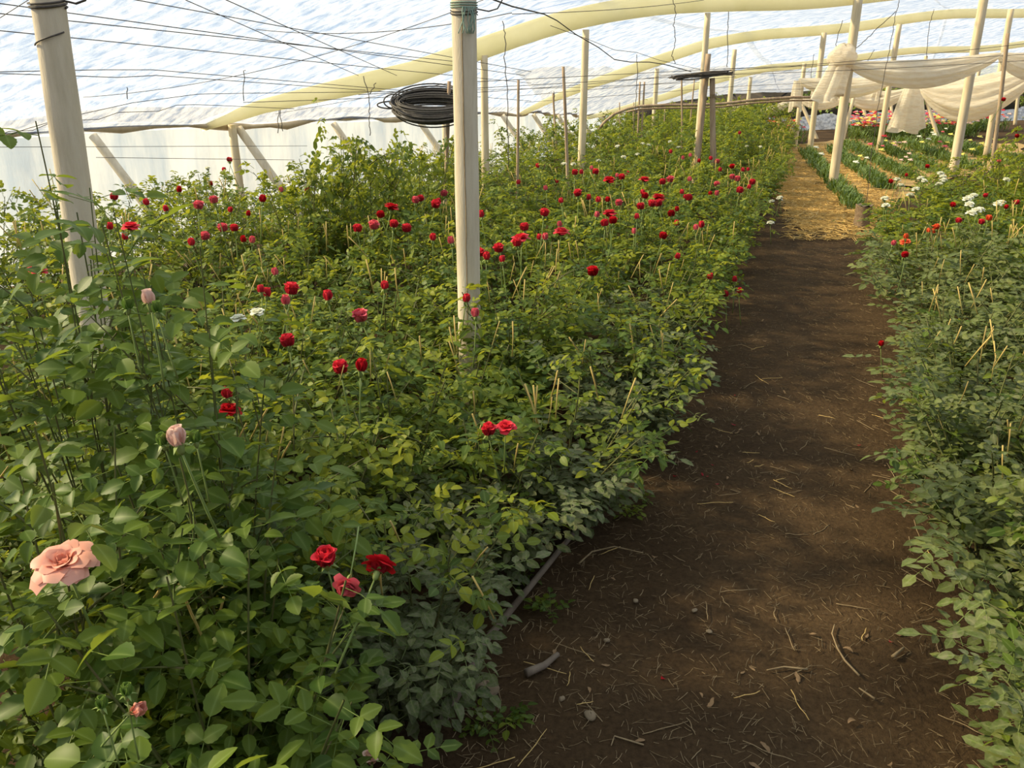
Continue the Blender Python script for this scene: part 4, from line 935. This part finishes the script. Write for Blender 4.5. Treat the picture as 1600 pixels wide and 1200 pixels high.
twig('fallen_branch', [(822, 1052), (850, 1040), (872, 1022)], .016, 'short grey branch lying by the edge of the rose bed', 'log', .015)
def stone(c, sx, sy, sz, label, seed):
    rr = random.Random(seed); mb = MB(); n, m = 9, 14; ph = [rr.uniform(0, 6) for _ in range(4)]
    for i in range(n + 1):
        th = math.pi * i / n
        for j in range(m):
            a = 2 * math.pi * j / m; k = 1 + .10 * math.sin(2 * a + ph[0]) + .07 * math.sin(3 * a + ph[1] + th * 2) + .05 * math.sin(5 * th + ph[2])
            mb.v.append((math.sin(th) * math.cos(a) * sx * k, math.sin(th) * math.sin(a) * sy * k, math.cos(th) * sz * k + sz * .55))
    for i in range(n):
        for j in range(m): mb.f.append((i * m + j, i * m + m + j, i * m + m + (j + 1) % m, i * m + (j + 1) % m)); mb.m.append(0)
    o = mb.build('stone', M['stone']); o.location = (c.x, c.y, 0); o.rotation_euler = (0, 0, rr.uniform(0, 6)); tag(o, label, 'stone', 'stones on the path')
stone(G(760, 1082), .040, .034, .030, 'largest rounded stone at the edge of the rose bed', 1)
stone(G(922, 1121), .022, .016, .014, 'small pale rounded stone on the path among straws', 2)
for i, (u, v, lab) in enumerate([(878, 1093, 'tiny orange-tinted pebble near the rounded stone'), (993, 940, 'small green-grey pebble on the upper path'), (948, 1002, 'small pebble beside the crossed straws'), (1085, 955, 'pale flat pebble on the path'), (1108, 988, 'square pale pebble on the path'), (1595, 1190, 'pebble at the hedge foot')]): stone(G(u, v), .011, .009, .007, lab, 5 + i)
# dead leaves and fallen petals
def curl_leaf(matn, seed):
    rr = random.Random(seed); mb = MB(); n = 6
    for j in range(n + 1):
        t = j / n; w_ = .5 * math.sin(math.pi * (.05 + .9 * t)) ** .8
        for s in (-1, 0, 1): mb.v.append((s * w_ * (.42 + rr.uniform(-.14, .14)) + .1 * math.sin(4 * t + seed), t - .5, .12 * abs(s) * math.sin(3 * t + seed) + .1 + .12 * math.sin(2.5 * t + seed)))
    for j in range(n):
        for i in range(2): q = j * 3 + i; mb.f.append((q, q + 1, q + 4, q + 3)); mb.m.append(0)
    return mb.mesh('fallen_leaf', M[matn])
DL = [curl_leaf('deadleaf', k) for k in range(4)]; FP = curl_leaf('crimson', 9)
for i in range(60):
    if i < 16: u, v = [(1270, 993), (1355, 995), (1095, 1088), (1160, 1052), (1175, 1045), (1330, 1130), (1245, 1060), (1390, 1195), (1100, 770), (1120, 700), (1000, 1160), (1195, 1170), (920, 1080), (1330, 735), (1340, 795), (1350, 800)][i]; pt = G(u, v)
    else: p = 1.2 + 6 * r.random() ** 1.3; q = r.choice([r.uniform(.25, .75), r.uniform(-.72, -.3), r.uniform(-.6, .6)]); pt = W(p, q)
    o = link('fallen_leaf', r.choice(DL)); s = r.uniform(.018, .036); o.location = (pt.x, pt.y, .003); o.scale = (s, s, s); o.rotation_euler = (0, 0, r.uniform(0, 6.28)); tag(o, 'curled brown dead leaf fallen on the path', 'leaf', 'dead leaves on the path')
for (u, v) in [(1097, 742), (1105, 745), (1120, 757), (1088, 706), (1146, 664), (1055, 744), (1113, 727), (1149, 618), (1342, 696), (1036, 1060), (1392, 1003)]:
    pt = G(u, v); o = link('fallen_petal', FP); s = r.uniform(.015, .028); o.location = (pt.x, pt.y, .003); o.scale = (s, s, s); o.rotation_euler = (0, 0, r.uniform(0, 6.28)); tag(o, 'dark red rose petal fallen on the path', 'petal', 'fallen red petals')
# fibre pot / stump beside the straw
c = G(1345, 356); root = empty('stump', c); mb = MB(); n, m = 7, 18; rr = random.Random(8)
for i in range(n + 1):
    z = .27 * i / n
    for j in range(m):
        a = 2 * math.pi * j / m; k = .093 * (1 + .05 * math.sin(3 * a + 1) + rr.uniform(-.03, .03)) * (1.06 - .1 * math.sin(math.pi * i / n)); mb.v.append((math.cos(a) * k, math.sin(a) * k, z + (.012 * math.sin(2 * a + 2) if i == n else 0)))
for i in range(n):
    for j in range(m): mb.f.append((i * m + j, i * m + (j + 1) % m, i * m + m + (j + 1) % m, i * m + m + j)); mb.m.append(0)
mb.build('body', M['sack'], root); mb = MB(); mb.v = [(math.cos(2 * math.pi * j / m) * .09, math.sin(2 * math.pi * j / m) * .09, .262 + .008 * (j % 3)) for j in range(m)] + [(0, 0, .25)]; mb.f = [(j, (j + 1) % m, m) for j in range(m)]; mb.m = [0] * m; mb.build('top', M['log'], root)
tag(root, 'short brown cut stump at the corner of the straw', 'stump')
# weeds at the bed edge
for i, (u, v, s) in enumerate([(790, 1125, .5), (760, 1140, .45), (820, 900, .45), (985, 800, .45), (1000, 780, .4), (860, 960, .5), (1320, 352, .4), (1300, 350, .35)]):
    p = G(u, v); root = empty('weed', p, i); mb = MB(); mb.c = []; rr = random.Random(i)
    for k in range(9):
        a = rr.uniform(0, 6.28); compound(mb, dirmat(Vector((0, 0, .01)), Vector((math.cos(a), math.sin(a), rr.uniform(.1, .8))), Vector((0, 0, 1)), 0, rr.uniform(.6, 1)), rr, .11, .045, 5, True)
    f = mb.build('leaves', M['leaf'], root); root.scale = (s * 1.5,) * 3; tag(root, ['low green weed beside the largest rounded stone', 'low weed between edging pole and rounded stone', 'low weed behind the arched thin stem', 'small weed at the far tip of the edging pole', 'tiny weed just past the tip of the edging pole', 'low weed near the short grey branch', 'weed at the foot of the stump', 'smallest weed on the straw by the stump'][i], 'weed', 'weeds at the path edge')
print('BUSHES', len(BUSHES), 'LEAVES', NLEAF, 'OBJECTS', len(bpy.data.objects))
